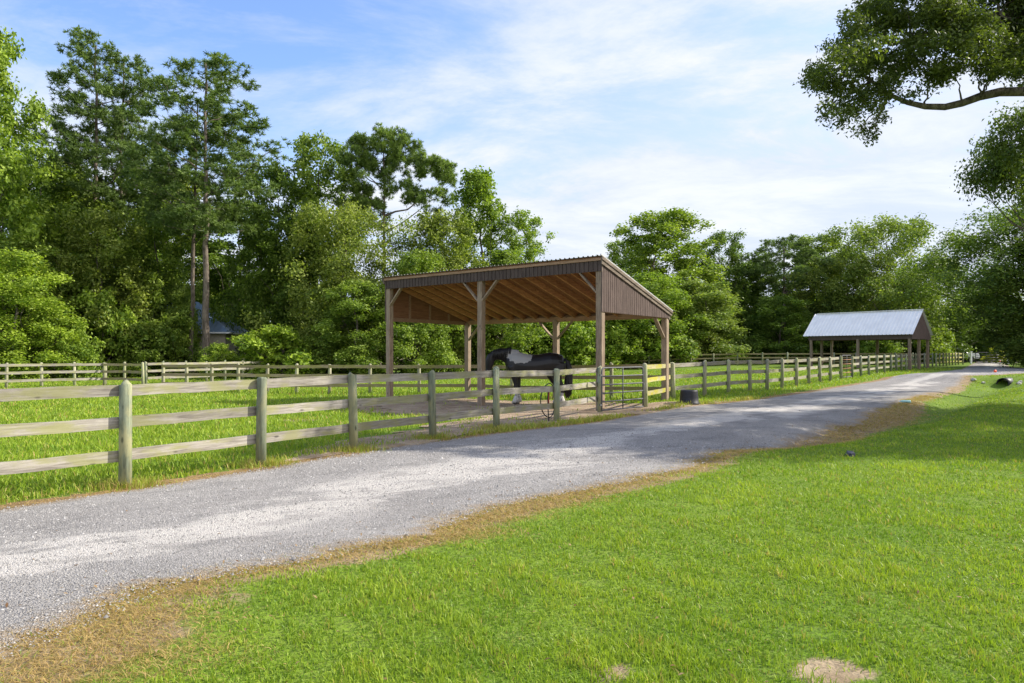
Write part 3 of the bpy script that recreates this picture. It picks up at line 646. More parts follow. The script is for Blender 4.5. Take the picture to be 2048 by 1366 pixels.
# front fascia: narrow vertical boards, batten strip above
def slats(mbx, along0, along1, step, fn):
    a_ = along0; r_ = random.Random(3)
    while a_ < along1 - .01: fn(mbx, a_, min(a_ + step - .012, along1), r_.uniform(0, .005)); a_ += step
mb = MB(); slats(mb, -.125, SL + .125, .152, lambda m_, a, b, j: m_.box(a, b - .012, .105, .127 + j, 4.035, 4.36)); mb.box(-.12, SL + .12, .096, .108, 4.045, 4.35)
mb.build('front_fascia', MAT['siding'], sh)
mb = MB(); mb.box(-.13, SL + .13, .13, .165, 4.345, 4.42); mb.build('eave_board', MAT['timber_b'], sh)
# gable sidings
def gable(s0, sgn, inner):
    mb = MB()
    def fn(m_, a, b, j):
        x0, x1 = sorted((s0, s0 + sgn * (.020 + j)))
        b -= .012; m_.prism([(-a, 2.86), (-b, 2.86), (-b, ztop(b) - .14), (-a, ztop(a) - .14)], 'x', x0, x1)
    slats(mb, -.12, 4.5, .128, fn); mb.prism([(.11, 2.865), (-4.49, 2.865), (-4.49, ztop(4.49) - .15), (.11, ztop(-.11) - .15)], 'x', *sorted((s0 - sgn * .001, s0 - sgn * .016)))
    mb.build('gable_siding', MAT['siding'] if not inner else MAT['siding'], sh)
    mb = MB(); x0, x1 = sorted((s0 + sgn * .026, s0 + sgn * .064)); mb.prism([(.19, ztop(-.19) - .03), (.19, ztop(-.19) - .24), (-4.6, ztop(4.6) - .20), (-4.6, ztop(4.6) - .03)], 'x', x0, x1); mb.build('rake_board', MAT['trim'], sh)
    x0, x1 = sorted((s0 + sgn * .066, s0 + sgn * .09)); mb = MB(); mb.prism([(.21, ztop(-.21) - .022), (.21, ztop(-.21) - .12), (-4.63, ztop(4.63) - .10), (-4.63, ztop(4.63) - .022)], 'x', x0, x1); mb.build('rake_board', MAT['trim'], sh)
    mb = MB(); x0, x1 = sorted((s0 - sgn * .018, s0 - sgn * .056)); mb.box(x0, x1, -4.3, -.10, 2.845, 2.99)
    for t_ in (1.1, 2.2, 3.3): mb.box(x0, x1, -t_ - .045, -t_ + .045, 2.991, ztop(t_) - .24)
    mb.build('gable_framing', MAT['timber_b'], sh)
gable(-.102, -1, False); gable(SL + .102, 1, True)
mb = MB(); mb.prism([(.08, 2.875), (-4.44, 2.875), (-4.44, ztop(4.44) - .16), (.08, ztop(-.08) - .16)], 'x', SL + .0845, SL + .0855 - .0003); mb.build('plywood_lining', MAT['plywood'], sh)
mb = MB(); mb.box(-.128, -.104, .085, .128, 4.02, 4.37); mb.box(-.128, -.1215, -4.55, -4.46, 2.82, 3.05); mb.build('corner_trim', MAT['trim'], sh)
def brace(p, q): b_ = MB(); b_.bar(p, q, .045, .125, (0, 1, .01)); return b_.build('brace', MAT['timber_b'] if False else MAT['timber'], sh)
zf = 4.12
brace((.08, .04, 3.42), (.74, .04, zf)); brace((SL * .505 - .08, .04, 3.38), (SL * .505 - .80, .04, zf)); brace((SL * .505 + .08, .04, 3.38), (SL * .505 + .80, .04, zf)); brace((SL - .08, .04, 3.42), (SL - .74, .04, zf))
zr = 2.87
brace((SL * .5 - .08, -SDp + .04, 2.2), (SL * .5 - .76, -SDp + .04, zr)); brace((SL * .5 + .08, -SDp + .04, 2.2), (SL * .5 + .76, -SDp + .04, zr)); brace((SL - .08, -SDp + .04, 2.2), (SL - .74, -SDp + .04, zr))
b_ = MB(); b_.bar((0, -SDp + .08, 2.15), (0, -SDp + .80, 2.85), .045, .125, (1, 0, .01)); b_.build('brace', MAT['timber'], sh)

# ------------------------------------------------------------------ gabled shelter far right
GA = Vector((33.2, 57.0, 0)); gu = Vector((-.66, .75, 0)).normalized(); gang = math.atan2(gu.y, gu.x)
GL, GD = 8.3, 4.3
g2r = thing('gabled_shelter', 'small open shelter with a bright metal gable roof, far right behind the fence', 'shelter', (GA.x, GA.y, 0), gang)
def gpost(s_, t_):
    p = GA + gu * s_ + Vector((gu.y, -gu.x, 0)) * t_; mb = MB(); mb.box(s_ - .1, s_ + .1, -t_ - .1, -t_ + .1, gzf(p.x, p.y) - .2, 2.9); mb.build('post', MAT['timber'], g2r)
for s_ in (0, GL / 2, GL): gpost(s_, 0); gpost(s_, GD)
gpost(0, GD / 2); gpost(GL, GD / 2)
mb = MB(); mb.box(-.2, GL + .2, .02, .07, 2.86, 3.26); mb.box(-.2, GL + .2, -GD - .07, -GD - .02, 2.86, 3.26); mb.build('eave_board', MAT['siding'], g2r)
mb = MB(); mb.box(-.2, GL + .2, -.10, .015, 2.905, 3.1); mb.box(-.2, GL + .2, -GD - .015, -GD + .10, 2.905, 3.1)
for k in range(8):
    X = k * GL / 7
    for t0, t1 in ((0, GD / 2), (GD, GD / 2)): mb.bar((X, -t0, 3.16), (X, -t1, 5.12), .045, .14)
mb.build('frame', MAT['timber_b'], g2r)
for X, sg in ((-.2, -1), (GL + .2, 1)):
    mb = MB(); a_ = -.1
    while a_ < GD + .1:
        b = min(a_ + .2, GD + .1); zt = lambda t: 5.22 - abs(t - GD / 2) * .93
        mb.prism([(-a_, 2.86), (-b + .012, 2.86), (-b + .012, zt(b)), (-a_, zt(a_))], 'x', X, X + sg * .03); a_ = b
    mb.build('gable_siding', MAT['siding'], g2r)
prof2 = []; s_ = -.35
while s_ < GL + .35: prof2 += [(s_, 0), (s_ + .22, 0), (s_ + .24, .035), (s_ + .28, .035)]; s_ += .3
roof_sheet(prof2, .32, 3.25, -GD / 2, 5.38).build('metal_roof', MAT['roofmetal'], g2r)
roof_sheet(prof2, -GD - .32, 3.25, -GD / 2, 5.38).build('metal_roof', MAT['roofmetal'], g2r)
mb = MB(); mb.bar((-.36, -GD / 2, 5.42), (GL + .4, -GD / 2, 5.42), .22, .05); mb.build('ridge_cap', MAT['roofmetal'], g2r)

# ------------------------------------------------------------------ horse
def horse():
    hd = 23.3; hx = (1070 - CX) / F * hd; hz = gzf(hx, hd) + .012
    root = thing('horse', 'black and white piebald horse dozing under the shelter with its head lowered', 'horse', (hx, hd, hz), math.pi)
    mb = MB()
    def et(sec, n=16):     # sections: (x, z, half width y, half height), ring normal follows the path in XZ
        vs = []; 
        for i, (x_, z_, ry, rz, *yo) in enumerate(sec):
            a = sec[max(i - 1, 0)]; b = sec[min(i + 1, len(sec) - 1)]
            t = Vector((b[0] - a[0], 0, b[1] - a[1])).normalized(); nn = Vector((-t.z, 0, t.x)); o_ = yo[0] if yo else 0
            for k in range(n):
                an = 2 * math.pi * k / n; vs.append(Vector((x_, o_, z_)) + Vector((0, 1, 0)) * math.cos(an) * ry + nn * math.sin(an) * rz)
        m = len(sec); fs = [(i * n + k, i * n + (k + 1) % n, (i + 1) * n + (k + 1) % n, (i + 1) * n + k) for i in range(m - 1) for k in range(n)]
        fs += [tuple(range(n))[::-1], tuple(range((m - 1) * n, m * n))]; mb.add(vs, fs)
    # trunk, rump to chest
    et([(-.98, 1.36, .08, .14), (-.92, 1.38, .22, .27), (-.78, 1.38, .31, .34), (-.55, 1.38, .34, .385), (-.28, 1.34, .33, .37), (0, 1.30, .34, .375), (.3, 1.30, .34, .40), (.58, 1.33, .31, .44), (.78, 1.36, .26, .42), (.92, 1.33, .20, .30), (1.0, 1.32, .10, .16)])
    # neck, arched, and head hanging
    et([(.66, 1.52, .17, .34), (.86, 1.60, .15, .29), (1.04, 1.68, .12, .235), (1.22, 1.70, .10, .20), (1.38, 1.66, .09, .175), (1.49, 1.58, .085, .15)])
    et([(1.43, 1.72, .07, .08), (1.49, 1.62, .105, .155), (1.535, 1.48, .11, .17), (1.56, 1.34, .095, .145), (1.585, 1.20, .075, .105), (1.60, 1.08, .072, .095), (1.605, 1.00, .055, .07)])
    for s_ in (-1, 1):   # ears
        et([(1.40, 1.76, .035, .03, s_ * .07), (1.40, 1.84, .026, .02, s_ * .085), (1.41, 1.92, .008, .008, s_ * .085)], 8)
        # fore legs
        dx = 0 if s_ < 0 else .10
        et([(.66 + dx, 1.30, .11, .20, s_ * .17), (.62 + dx, 1.05, .095, .15, s_ * .17), (.58 + dx, .86, .075, .105, s_ * .165), (.56 + dx, .68, .062, .078, s_ * .16), (.555 + dx, .56, .062, .072, s_ * .16), (.55 + dx, .44, .045, .052, s_ * .16), (.55 + dx, .28, .045, .052, s_ * .16), (.555 + dx, .17, .06, .068, s_ * .16), (.58 + dx, .08, .06, .07, s_ * .16), (.60 + dx, .0, .078, .088, s_ * .16)], 14)
        dx = 0 if s_ < 0 else -.14
        et([(-.62 + dx, 1.40, .14, .30, s_ * .16), (-.62 + dx, 1.16, .135, .26, s_ * .18), (-.58 + dx, .95, .11, .18, s_ * .18), (-.66 + dx, .77, .08, .12, s_ * .175), (-.76 + dx, .63, .062, .088, s_ * .17), (-.79 + dx, .54, .055, .075, s_ * .17), (-.775 + dx, .40, .045, .056, s_ * .17), (-.76 + dx, .26, .046, .056, s_ * .17), (-.745 + dx, .17, .06, .07, s_ * .17), (-.71 + dx, .08, .062, .072, s_ * .17), (-.685 + dx, .0, .08, .09, s_ * .17)], 14)
    me = mb.mesh('body'); tmp = bpy.data.objects.new('body', me); COL.objects.link(tmp)
    r = tmp.modifiers.new('r', 'REMESH'); r.mode = 'VOXEL'; r.voxel_size = .022; r.use_smooth_shade = True
    s = tmp.modifiers.new('s', 'SMOOTH'); s.factor = .6; s.iterations = 5
    dg = bpy.context.evaluated_depsgraph_get(); nm = bpy.data.meshes.new_from_object(tmp.evaluated_get(dg)); bpy.data.objects.remove(tmp)
    nm.polygons.foreach_set('use_smooth', [True] * len(nm.polygons))
    w = M('piebald_coat', .42, .35); tcn = w.n('ShaderNodeTexCoord'); sp = w.n('ShaderNodeSeparateXYZ'); w.L(tcn.outputs['Object'], sp.inputs[0])
    nz = w.noise(tcn.outputs['Object'], 4.2, 6, .65); nzs = w.math('MULTIPLY', w.math('SUBTRACT', nz, .5), .95)
    ex = w.math('DIVIDE', w.math('SUBTRACT', sp.outputs[0], .52), .44); ez = w.math('DIVIDE', w.math('SUBTRACT', sp.outputs[2], 1.72), .36)
    rr = w.math('ADD', w.math('MULTIPLY', ex, ex), w.math('MULTIPLY', ez, ez)); rr = w.math('ADD', rr, w.math('MULTIPLY', nzs, 1.5))
    patch = w.rng(rr, .93, 1.0, 1, 0); legs = w.rng(w.math('ADD', sp.outputs[2], w.math('MULTIPLY', nzs, .2)), .36, .39, 1, 0); hoof = w.rng(sp.outputs[2], .07, .08, 1, 0)
    c = w.mix(w.math('MAXIMUM', patch, legs), (.012, .011, .012), (.28, .27, .255)); c = w.mix(hoof, c, (.05, .045, .04)); w.color(c)
    link_mesh('body', nm, w.m, root)
    # mane and tail: strand bundles
    hm = simple('black_hair', (.012, .011, .011), .5, 0, .4, .3, 20)
    rr_ = random.Random(5); mb = MB()
    for k in range(150):
        a = rr_.uniform(0, 6.28); q = rr_.uniform(0, .075); x0 = -1.0 + rr_.uniform(-.03, .03); ln = rr_.uniform(1.15, 1.38); dx, dy = math.cos(a) * q, math.sin(a) * q
        mb.tube([(x0, dy * .3, 1.54), (x0 - .12 + dx * .5, dy * .7, 1.44), (x0 - .17 + dx, dy, 1.15), (x0 - .14 + dx * 1.5, dy * 1.5, .75), (x0 - .11 + dx * 1.7, dy * 1.6, 1.56 - ln)], [.02, .026, .024, .02, .004], 5)
    mb.build('tail', hm, root, True)
    mb = MB()
    for k in range(110):
        t = rr_.uniform(0, 1); x0 = .80 + t * .62; z0 = 1.93 - .10 * t - .02 * math.sin(t * 3); ln = rr_.uniform(.2, .4); sd_ = 1 if rr_.random() < .8 else -1
        mb.tube([(x0, 0, z0 - .02), (x0 + .01, sd_ * .07, z0), (x0 + .02, sd_ * .12, z0 - ln * .4), (x0 + .04, sd_ * .14, z0 - ln)], [.012, .014, .012, .003], 5)
    mb.build('mane', hm, root, True)
    wm = simple('white_feather', (.50, .47, .43), .7, 0, .2, .15, 20); 
    for (lx, ly) in ((.55, -.16), (.65, .16), (-.76, -.17), (-.90, .17)):
        mb = MB()
        for k in range(40):
            a = rr_.uniform(0, 6.28); mb.tube([(lx + .045 * math.cos(a), ly + .04 * math.sin(a), .28), (lx + .09 * math.cos(a), ly + .08 * math.sin(a), .15), (lx + .03 + .125 * math.cos(a), ly + .11 * math.sin(a), .045)], [.012, .014, .003], 4)
        mb.build('feather', wm, root, True)
    for s_ in (-1, 1):
        mb = MB(); mb.tube([(1.60, s_ * .085, 1.53), (1.60, s_ * .108, 1.53)], [.022, .016], 8); mb.build('eye', MAT['glass'], root, True)
horse()

# ------------------------------------------------------------------ tub, hose, small things
bx_, by_ = W(1378, 808); mb = MB()
t = thing('plastic_tub', 'upturned black plastic tub on the gravel verge beside the roadside fence', 'tub', (bx_, by_, gzf(bx_, by_) + .015))
def lathe(mb, prof, n=28):
    vs = [(r * math.cos(2 * math.pi * k / n), r * math.sin(2 * math.pi * k / n), z) for r, z in prof for k in range(n)]
    m = len(prof); fs = [(i * n + k, i * n + (k + 1) % n, (i + 1) * n + (k + 1) % n, (i + 1) * n + k) for i in range(m - 1) for k in range(n)]
    mb.add(vs, fs)
lathe(mb, [(.30, 0), (.305, .03), (.285, .05), (.275, .2), (.262, .36), (.258, .40), (.235, .42), (.228, .405), (.05, .40), (.001, .402)]); mb.build('tub_body', MAT['rubber'], t, True)
mb = MB(); mb.tube([(.31 * math.cos(a), .31 * math.sin(a), .015) for a in np.linspace(0, 2 * math.pi, 29)], .014, 6, False); mb.build('rim', MAT['rubber'], t, True)
px_, py_ = near[5]
t = thing('rubber_hose', 'black hose hanging in loops behind the fence post next to the horse tail', 'hose', (px_, py_, gzf(px_, py_)), math.atan2(.81, .59))
mb = MB(); mb.tube([(-.05 - .42 * math.sin(a) * (1 if a < 3.14 else .55), .16, .52 + .42 * math.cos(a)) for a in np.linspace(0, 2 * math.pi, 26)], .013, 8); mb.build('loop', MAT['rubber'], t, True)
mb = MB(); mb.tube([(-.14, .15, .88), (-.17, .15, .55), (-.15, .15, .3), (-.13, .14, .02)], .013, 8); mb.build('loop', MAT['rubber'], t, True)
mb = MB(); mb.tube([(-.11, .15, .74), (-.13, .15, .55), (-.12, .15, .42)], .016, 8); mb.build('strap', simple('red_strap', (.35, .05, .03)), t, True)
def rock(name, label, x, y, s_, m, seed, cat='rock', group=None, flat=.6):
    r_ = random.Random(seed); bm = bmesh.new(); bmesh.ops.create_icosphere(bm, subdivisions=2, radius=1)
    for v in bm.verts: v.co *= 1 + r_.uniform(-.22, .18); v.co.z *= flat
    me = bpy.data.meshes.new(name); bm.to_mesh(me); bm.free(); o = link_mesh(name, me, m, None, (x, y, gzf(x, y) + s_ * .25), (0, 0, r_.uniform(0, 6))); o.scale = (s_, s_ * .8, s_); return tag(o, label, cat, group)
rock('rock', 'dark blue-grey rock in the hollow at the lawn edge', *W(1700, 912), .10, MAT['slate'], 1)
cx0, cy0 = 24.5, 34.1
t = thing('culvert_pipe', 'black culvert pipe mouth in the ditch under the far driveway', 'pipe', (cx0, cy0, gzf(cx0, cy0) - .12), .72)
mb = MB(); n = 20
for R0, R1 in ((.26, .26),):
    vs = []
    for (X, r_) in ((0, .27), (0, .235), (1.3, .235), (1.3, .27)): vs += [(X, r_ * math.cos(2 * math.pi * k / n), .24 + r_ * math.sin(2 * math.pi * k / n)) for k in range(n)]
    mb.add(vs, [(i * n + k, i * n + (k + 1) % n, ((i + 1) % 4) * n + (k + 1) % n, ((i + 1) % 4) * n + k) for i in range(4) for k in range(n)])
mb.build('pipe_wall', MAT['rubber'], t, True)
mb = MB()
mb.tube([(.7, 0, .24), (.72, 0, .24)], .234, 18); mb.build('pipe_dark', MAT['rubber'], t)  # black disc inside the bore, standing in for the dark of the pipe
for k, (dx, dy, s_) in enumerate(((.75, -.1, .14), (1.1, .25, .10), (1.5, .0, .16), (-.75, .3, .10), (-1.1, .5, .13), (2.0, .35, .12), (2.5, .1, .15), (.45, .45, .09))):
    rock('rock', ['pale rock just right of the culvert mouth', 'small pale rock behind the culvert mouth', 'larger pale rock right of the culvert', 'small rock left of the culvert mouth', 'rock on the bank left of the culvert', 'rock on the far bank right of the culvert', 'rightmost pale rock of the culvert bank', 'little rock above the culvert mouth'][k], cx0 + dx, cy0 + dy, s_, MAT['rock'], 20 + k, group='rocks around the culvert')
bx, by = W(1812, 806); t = thing('plastic_bottle', 'crumpled pale teal plastic bottle lying at the road edge', 'bottle', (bx, by, gzf(bx, by) + .05), 2.6)
mb = MB(); mb.tube([(-.14, 0, 0), (-.13, 0, .0), (0, .01, .006), (.1, 0, 0), (.16, 0, 0), (.18, 0, 0)], [.03, .045, .04, .045, .018, .016], 10); mb.build('bottle_body', MAT['teal'], t, True)
mb = MB(); mb.tube([(.18, 0, 0), (.205, 0, 0)], .019, 10); mb.build('cap', MAT['white'], t)
def marker(label, px, py, lean, hgt):
    x, y = W(px, py); t = thing('driveway_marker', label, 'marker', (x, y, gzf(x, y)), 0, 'orange driveway markers'); t.rotation_euler = (0, lean, 0)
    mb = MB(); mb.tube([(0, 0, -.1), (0, 0, hgt)], .018, 8); mb.build('rod', MAT['white'], t, True)
    mb = MB(); mb.tube([(0, -.02, hgt), (0, .02, hgt)], .085, 14); mb.build('reflector', MAT['orange'], t, True)
marker('orange driveway marker leaning left on the near side of the far driveway', 2007, 753, -1.0, .62)
marker('upright round orange marker on a white rod near the dark gate', 2000, 733, 0, .50)

# ------------------------------------------------------------------ far right: pickup, gates, house
def pickup():
    d = 86; x = (1905 - CX) / F * d; t = thing('pickup_truck', 'white pickup truck parked beyond the far end of the fence', 'truck', (x, d, gzf(x, d)), -.18)
    mb = MB()
    mb.prism([(-2.7, .55), (2.65, .50), (2.72, .75), (2.6, 1.12), (1.35, 1.22), (-.9, 1.22), (-2.75, 1.2)], 'y', -.92, .92); mb.build('body', MAT['white'], t, bevel=.04)
    mb = MB(); mb.prism([(-1.0, 1.22), (1.45, 1.21), (.62, 1.80), (.3, 1.87), (-.75, 1.87), (-.95, 1.8)], 'y', -.80, .80); mb.build('cab', MAT['white'], t, bevel=.03)
    mb = MB()
    for sg in (-1, 1): mb.prism([(-.85, 1.28), (1.22, 1.28), (.55, 1.77), (-.8, 1.77)], 'y', *sorted((sg * .802, sg * .815)))
    mb.build('side_window', MAT['glass'], t)
    mb = MB(); mb.add([(1.40, -.72, 1.27), (1.40, .72, 1.27), (.70, .68, 1.77), (.70, -.68, 1.77)], [(0, 1, 2, 3)]); me = mb.mesh('windscreen'); o = link_mesh('windscreen', me, MAT['glass2'], t, (.03, 0, .02))
    for X in (-1.75, 1.75):
        for sg in (-1, 1):
            mb = MB(); mb.tube([(X, sg * .70, .38), (X, sg * .95, .38)], .38, 22); w_ = mb.build('wheel', MAT['rubber'], t)
            mb = MB(); mb.tube([(X, sg * .951, .38), (X, sg * .965, .38)], .2, 16); mb.build('rim', MAT['galv'], w_)
    for sg in (-1, 1): mb = MB(); mb.box(2.60, 2.70, sg * .72 - .14, sg * .72 + .14, .84, 1.02); mb.build('headlight', MAT['glass2'], t)
    mb = MB(); mb.box(2.68, 2.80, -.9, .9, .5, .68); mb.build('bumper', MAT['galv'], t)
    mb = MB(); mb.box(1.0, 1.16, -1.08, -.93, 1.2, 1.36); mb.build('mirror', MAT['rubber'], t)
pickup()
pipe_gate('pipe_gate', 'long dark farm gate across the far drive behind the yellow bush', PD(1951, 79), PD(2014, 79), .12, 1.30, 5, (MAT['darkmetal'], MAT['darkmetal']), .035, 2)
for k, (px, lb) in enumerate(((1942, 'white gate post next to the pickup'), (2016, 'white post at the right end of the dark farm gate'))):
    x, y = PD(px, 78.6); t = thing('gate_post', lb, 'post', (x, y, gzf(x, y)), 0, 'white gate posts'); mb = MB(); mb.box(-.09, .09, -.09, .09, -.1, 1.38); mb.build('shaft', MAT['white'], t, bevel=.01); mb = MB(); mb.box(-.12, .12, -.12, .12, 1.38, 1.44); mb.build('cap', MAT['white'], t)
x, y = PD(2035, 74); t = thing('notice_board', 'small white notice board on two dark posts by the far gate', 'sign', (x, y, gzf(x, y)))
for X in (-.42, .42): mb = MB(); mb.box(X - .06, X + .06, -.06, .06, -.1, 1.35); mb.build('leg', MAT['darkmetal'], t)
mb = MB(); mb.box(-.30, .30, -.09, -.062, .82, 1.22); mb.build('panel', MAT['white'], t)
mb = MB(); mb.box(-.5, .5, -.1, .1, 1.35, 1.40); mb.build('cap_rail', MAT['white'], t)

def window(parent, x0, x1, z0, z1, y, wm=None):
    mb = MB(); mb.box(x0, x1, y - .03, y - .01, z0, z1); w_ = mb.build('window', MAT['glass'], parent)
    mb = MB(); t = .08
    mb.box(x0 - t, x0, y - .05, y - .005, z0, z1); mb.box(x1, x1 + t, y - .05, y - .005, z0, z1); mb.box(x0 - t, x1 + t, y - .055, y - .005, z1, z1 + t); mb.box(x0 - t, x1 + t, y - .06, y - .005, z0 - t, z0); mb.build('frame', MAT['white'], w_)
def hip_house(name, label, cx, cy, rz, Lx, Ly, ze, zr, mw, mr, hip=1.0, seams=False, porch=False):
    g = gzf(cx, cy); t = thing(name, label, 'house', (cx, cy, g), rz); hx, hy = Lx / 2, Ly / 2; o_ = .45
    mb = MB(); mb.box(-hx, hx, -hy, hy, -.2, ze); mb.build('wall', mw, t)
    rx = max(hx - hip * hy, .05); vs = [(-hx - o_, -hy - o_, ze - .05), (hx + o_, -hy - o_, ze - .05), (hx + o_, hy + o_, ze - .05), (-hx - o_, hy + o_, ze - .05), (-rx, 0, zr), (rx, 0, zr)]
    vs += [(a, b, c - .12) for a, b, c in vs[:4]]
    mb = MB(); mb.add(vs, [(0, 1, 5, 4), (2, 3, 4, 5), (1, 2, 5), (3, 0, 4), (6, 7, 1, 0), (7, 8, 2, 1), (8, 9, 3, 2), (9, 6, 0, 3), (9, 8, 7, 6)])
    if seams:
        n = int((Lx + .9) / .45)
        for k in range(n + 1):
            X = -hx - o_ + k * (Lx + .9) / n; tx = max(0, min(1, (hx + o_ - abs(X)) / max(hx + o_ - rx, .01)))
            mb.bar((X, -hy - o_, ze - .02), (X, (-hy - o_) * (1 - tx), ze - .05 + (zr - ze + .05) * tx + .03), .04, .05)
        n = int((Ly + .9) / .45)
        for k in range(n + 1):
            Y = -hy - o_ + k * (Ly + .9) / n; ty = (hy + o_ - abs(Y)) / (hy + o_)
            mb.bar((hx + o_, Y, ze - .02), ((hx + o_) + (rx - hx - o_) * ty, Y, ze - .05 + (zr - ze + .05) * ty + .03), .04, .05)
    rf = mb.build('roof', mr, t)
    mb = MB(); mb.box(-hx - o_ - .08, hx + o_ + .08, -hy - o_ - .1, -hy - o_ - .01, ze - .16, ze - .04); mb.box(hx + o_ + .01, hx + o_ + .1, -hy - o_, hy + o_, ze - .16, ze - .04); mb.build('gutter', MAT['white'], t)
    k = -hx + 1.2
    while k < hx - 1.4: window(t, k, k + 1.0, 1.0, min(2.2, ze - .5), -hy); k += 2.8
    return t
x, y = PD(358, 63); hip_house('house', 'pale house with a blue-grey metal hip roof behind the tall pines', x, y, .10, 10.4, 7, 3.75, 6.6, MAT['tan'], MAT['blueroof'], seams=True)
x, y = PD(735, 80); t = hip_house('house', 'tan house half hidden by trees left of the open shelter', x, y, -.5, 8, 7, 3.2, 5.6, MAT['tan'], MAT['shingle'])
x, y = PD(1318, 90); t = hip_house('shed', 'small shed with a metal roof peeping out right of the open shelter', x, y, .3, 3.4, 3.4, 4.9, 6.3, MAT['tan'], MAT['blueroof'], seams=True); t['category'] = 'shed'
x, y = PD(1948, 108); t = hip_house('house', 'cream porch house under trees behind the white pickup', x, y, -.35, 8, 6, 3.3, 5.3, MAT['cream'], MAT['shingle'])
mb = MB(); mb.prism([(-3.3, 3.22), (-5.6, 2.95), (-5.6, 3.07), (-3.3, 3.5)], 'x', -4.2, .5); mb.build('porch_roof', MAT['shingle'], t)
for X in (-4.0, -1.8, .3): mb = MB(); mb.box(X - .08, X + .08, -5.45, -5.29, 0, 2.95); mb.build('porch_post', MAT['cream'], t)

# ------------------------------------------------------------------ trees
def leaves(name, P, Nrm, size, tint, m, aspect=.55, r=rng):
    """one folded rhombus per leaf, centred on P and facing Nrm"""
    n = len(P); a = r.normal(size=(n, 3)); N_ = Nrm / np.maximum(np.linalg.norm(Nrm, axis=1, keepdims=True), 1e-6)
    T = np.cross(N_, a); T /= np.maximum(np.linalg.norm(T, axis=1, keepdims=True), 1e-6); B = np.cross(N_, T); s = size[:, None] * .5
    lift = N_ * s * .22
    V = np.stack([P - T * s, P + B * s * aspect + lift, P + T * s, P - B * s * aspect + lift], 1).reshape(-1, 3)
    me = np_mesh(name, V, np.arange(n * 4).reshape(-1, 4), 4, {'tint': np.repeat(tint, 4)}); me.materials.append(m); return me
def clumps_to_leaves(C, R, r, spr, lps, sr, lsize, up=.5, flat=1.0):
    """C clump centres, R clump radii -> leaf centres, normals, tints. Leaves sit in sprays on and inside each clump"""
    P = []; N = []; T = []
    for c, rad in zip(C, R):
        k = max(4, int(1.15 * spr * (rad / 1.2) ** 2)); d = r.normal(size=(k, 3)); d /= np.linalg.norm(d, axis=1, keepdims=True)
        d[:, 2] = np.where(d[:, 2] < -.5, -d[:, 2] * .6, d[:, 2])
        rr = rad * r.uniform(.45, 1.08, k) ** .6; S = c + d * rr[:, None] * np.array([1, 1, flat])
        tt = np.clip(r.normal(.45, .20, k) + .10 * r.normal(), 0, 1)
        L = np.repeat(S, lps, 0) + r.normal(size=(k * lps, 3)) * sr * np.array([1, 1, .95]); nn = np.repeat(d, lps, 0) * .55 + np.array([0, 0, up]) + r.normal(size=(k * lps, 3)) * .62
        P.append(L); N.append(nn); T.append(np.clip(np.repeat(tt, lps) + r.normal(0, .16, k * lps), 0, 1))
    P = np.concatenate(P); return P, np.concatenate(N), lsize * r.uniform(.65, 1.35, len(P)), np.concatenate(T)
def limb(mb, a, b, r0, r1, r, sag=.0, n=6, seg=6, wob=.06):
    a = Vector(a); b = Vector(b); L = (b - a).length; pts = []; rad = []
    for i in range(seg + 1):
        t = i / seg; p = a.lerp(b, t); p.z += sag * math.sin(math.pi * t) * L; 
        if 0 < i < seg: p += Vector(r.normal(size=3)) * wob * L / seg
        pts.append(p); rad.append(r0 + (r1 - r0) * t ** .8)
    mb.tube(pts, rad, n, False); return pts
def proto_broad(H, R, z0, ncl, spr, lps, lsize, seed, prof=(.45, .75), trunk=.22, m='leaf', rmin=.16, rmax=.27, ragged_=.25):
    r = np.random.default_rng(seed); C = []; Rr = []
    for i in range(ncl):
        h = z0 + (1 - z0) * (i + r.uniform(0, 1)) / ncl; t = (h - z0) / (1 - z0)
        env = (prof[0] + (1 - prof[0]) * min(1, t / .3)) if t < .3 else (1 - (1 - prof[1]) * ((t - .3) / .4)) if t < .7 else prof[1] * math.sqrt(max(0.02, 1 - ((t - .7) / .31) ** 2))
        a = i * 2.399 + r.normal(0, .5); q = R * env * math.sqrt(r.uniform(.12, 1)) * (1 + r.normal(0, ragged_)) * .82
        C.append((q * math.cos(a), q * math.sin(a), h * H)); Rr.append(R * r.uniform(rmin, rmax) * (1.0 - .25 * t))
    C = np.array(C); Rr = np.array(Rr); C[:, 2] = np.minimum(C[:, 2], H - Rr * .7)
    P, N, S, T = clumps_to_leaves(C, Rr, r, spr, lps, .24 * R / 5, lsize)
    P[:, 2] = np.maximum(P[:, 2], .05)
    cm = leaves('crown', P, N, S, T, MAT[m], .55, r)
    mb = MB(); lean = r.normal(0, .03, 2); top = Vector((lean[0] * H, lean[1] * H, H * .86)); tp = limb(mb, (0, 0, -.3), top, trunk, .04, r, 0, 9, 9, .12)
    order = np.argsort(-Rr)[:min(26, ncl)]
    for i in order:
        c = C[i]; k = int(max(1, min(7, (c[2] / H - .18) * 9))); limb(mb, tp[k], c, max(.03, trunk * .35 * (1 - k / 10)), .015, r, -.04, 5, 5, .15)
    return cm, mb.mesh('trunk', True)
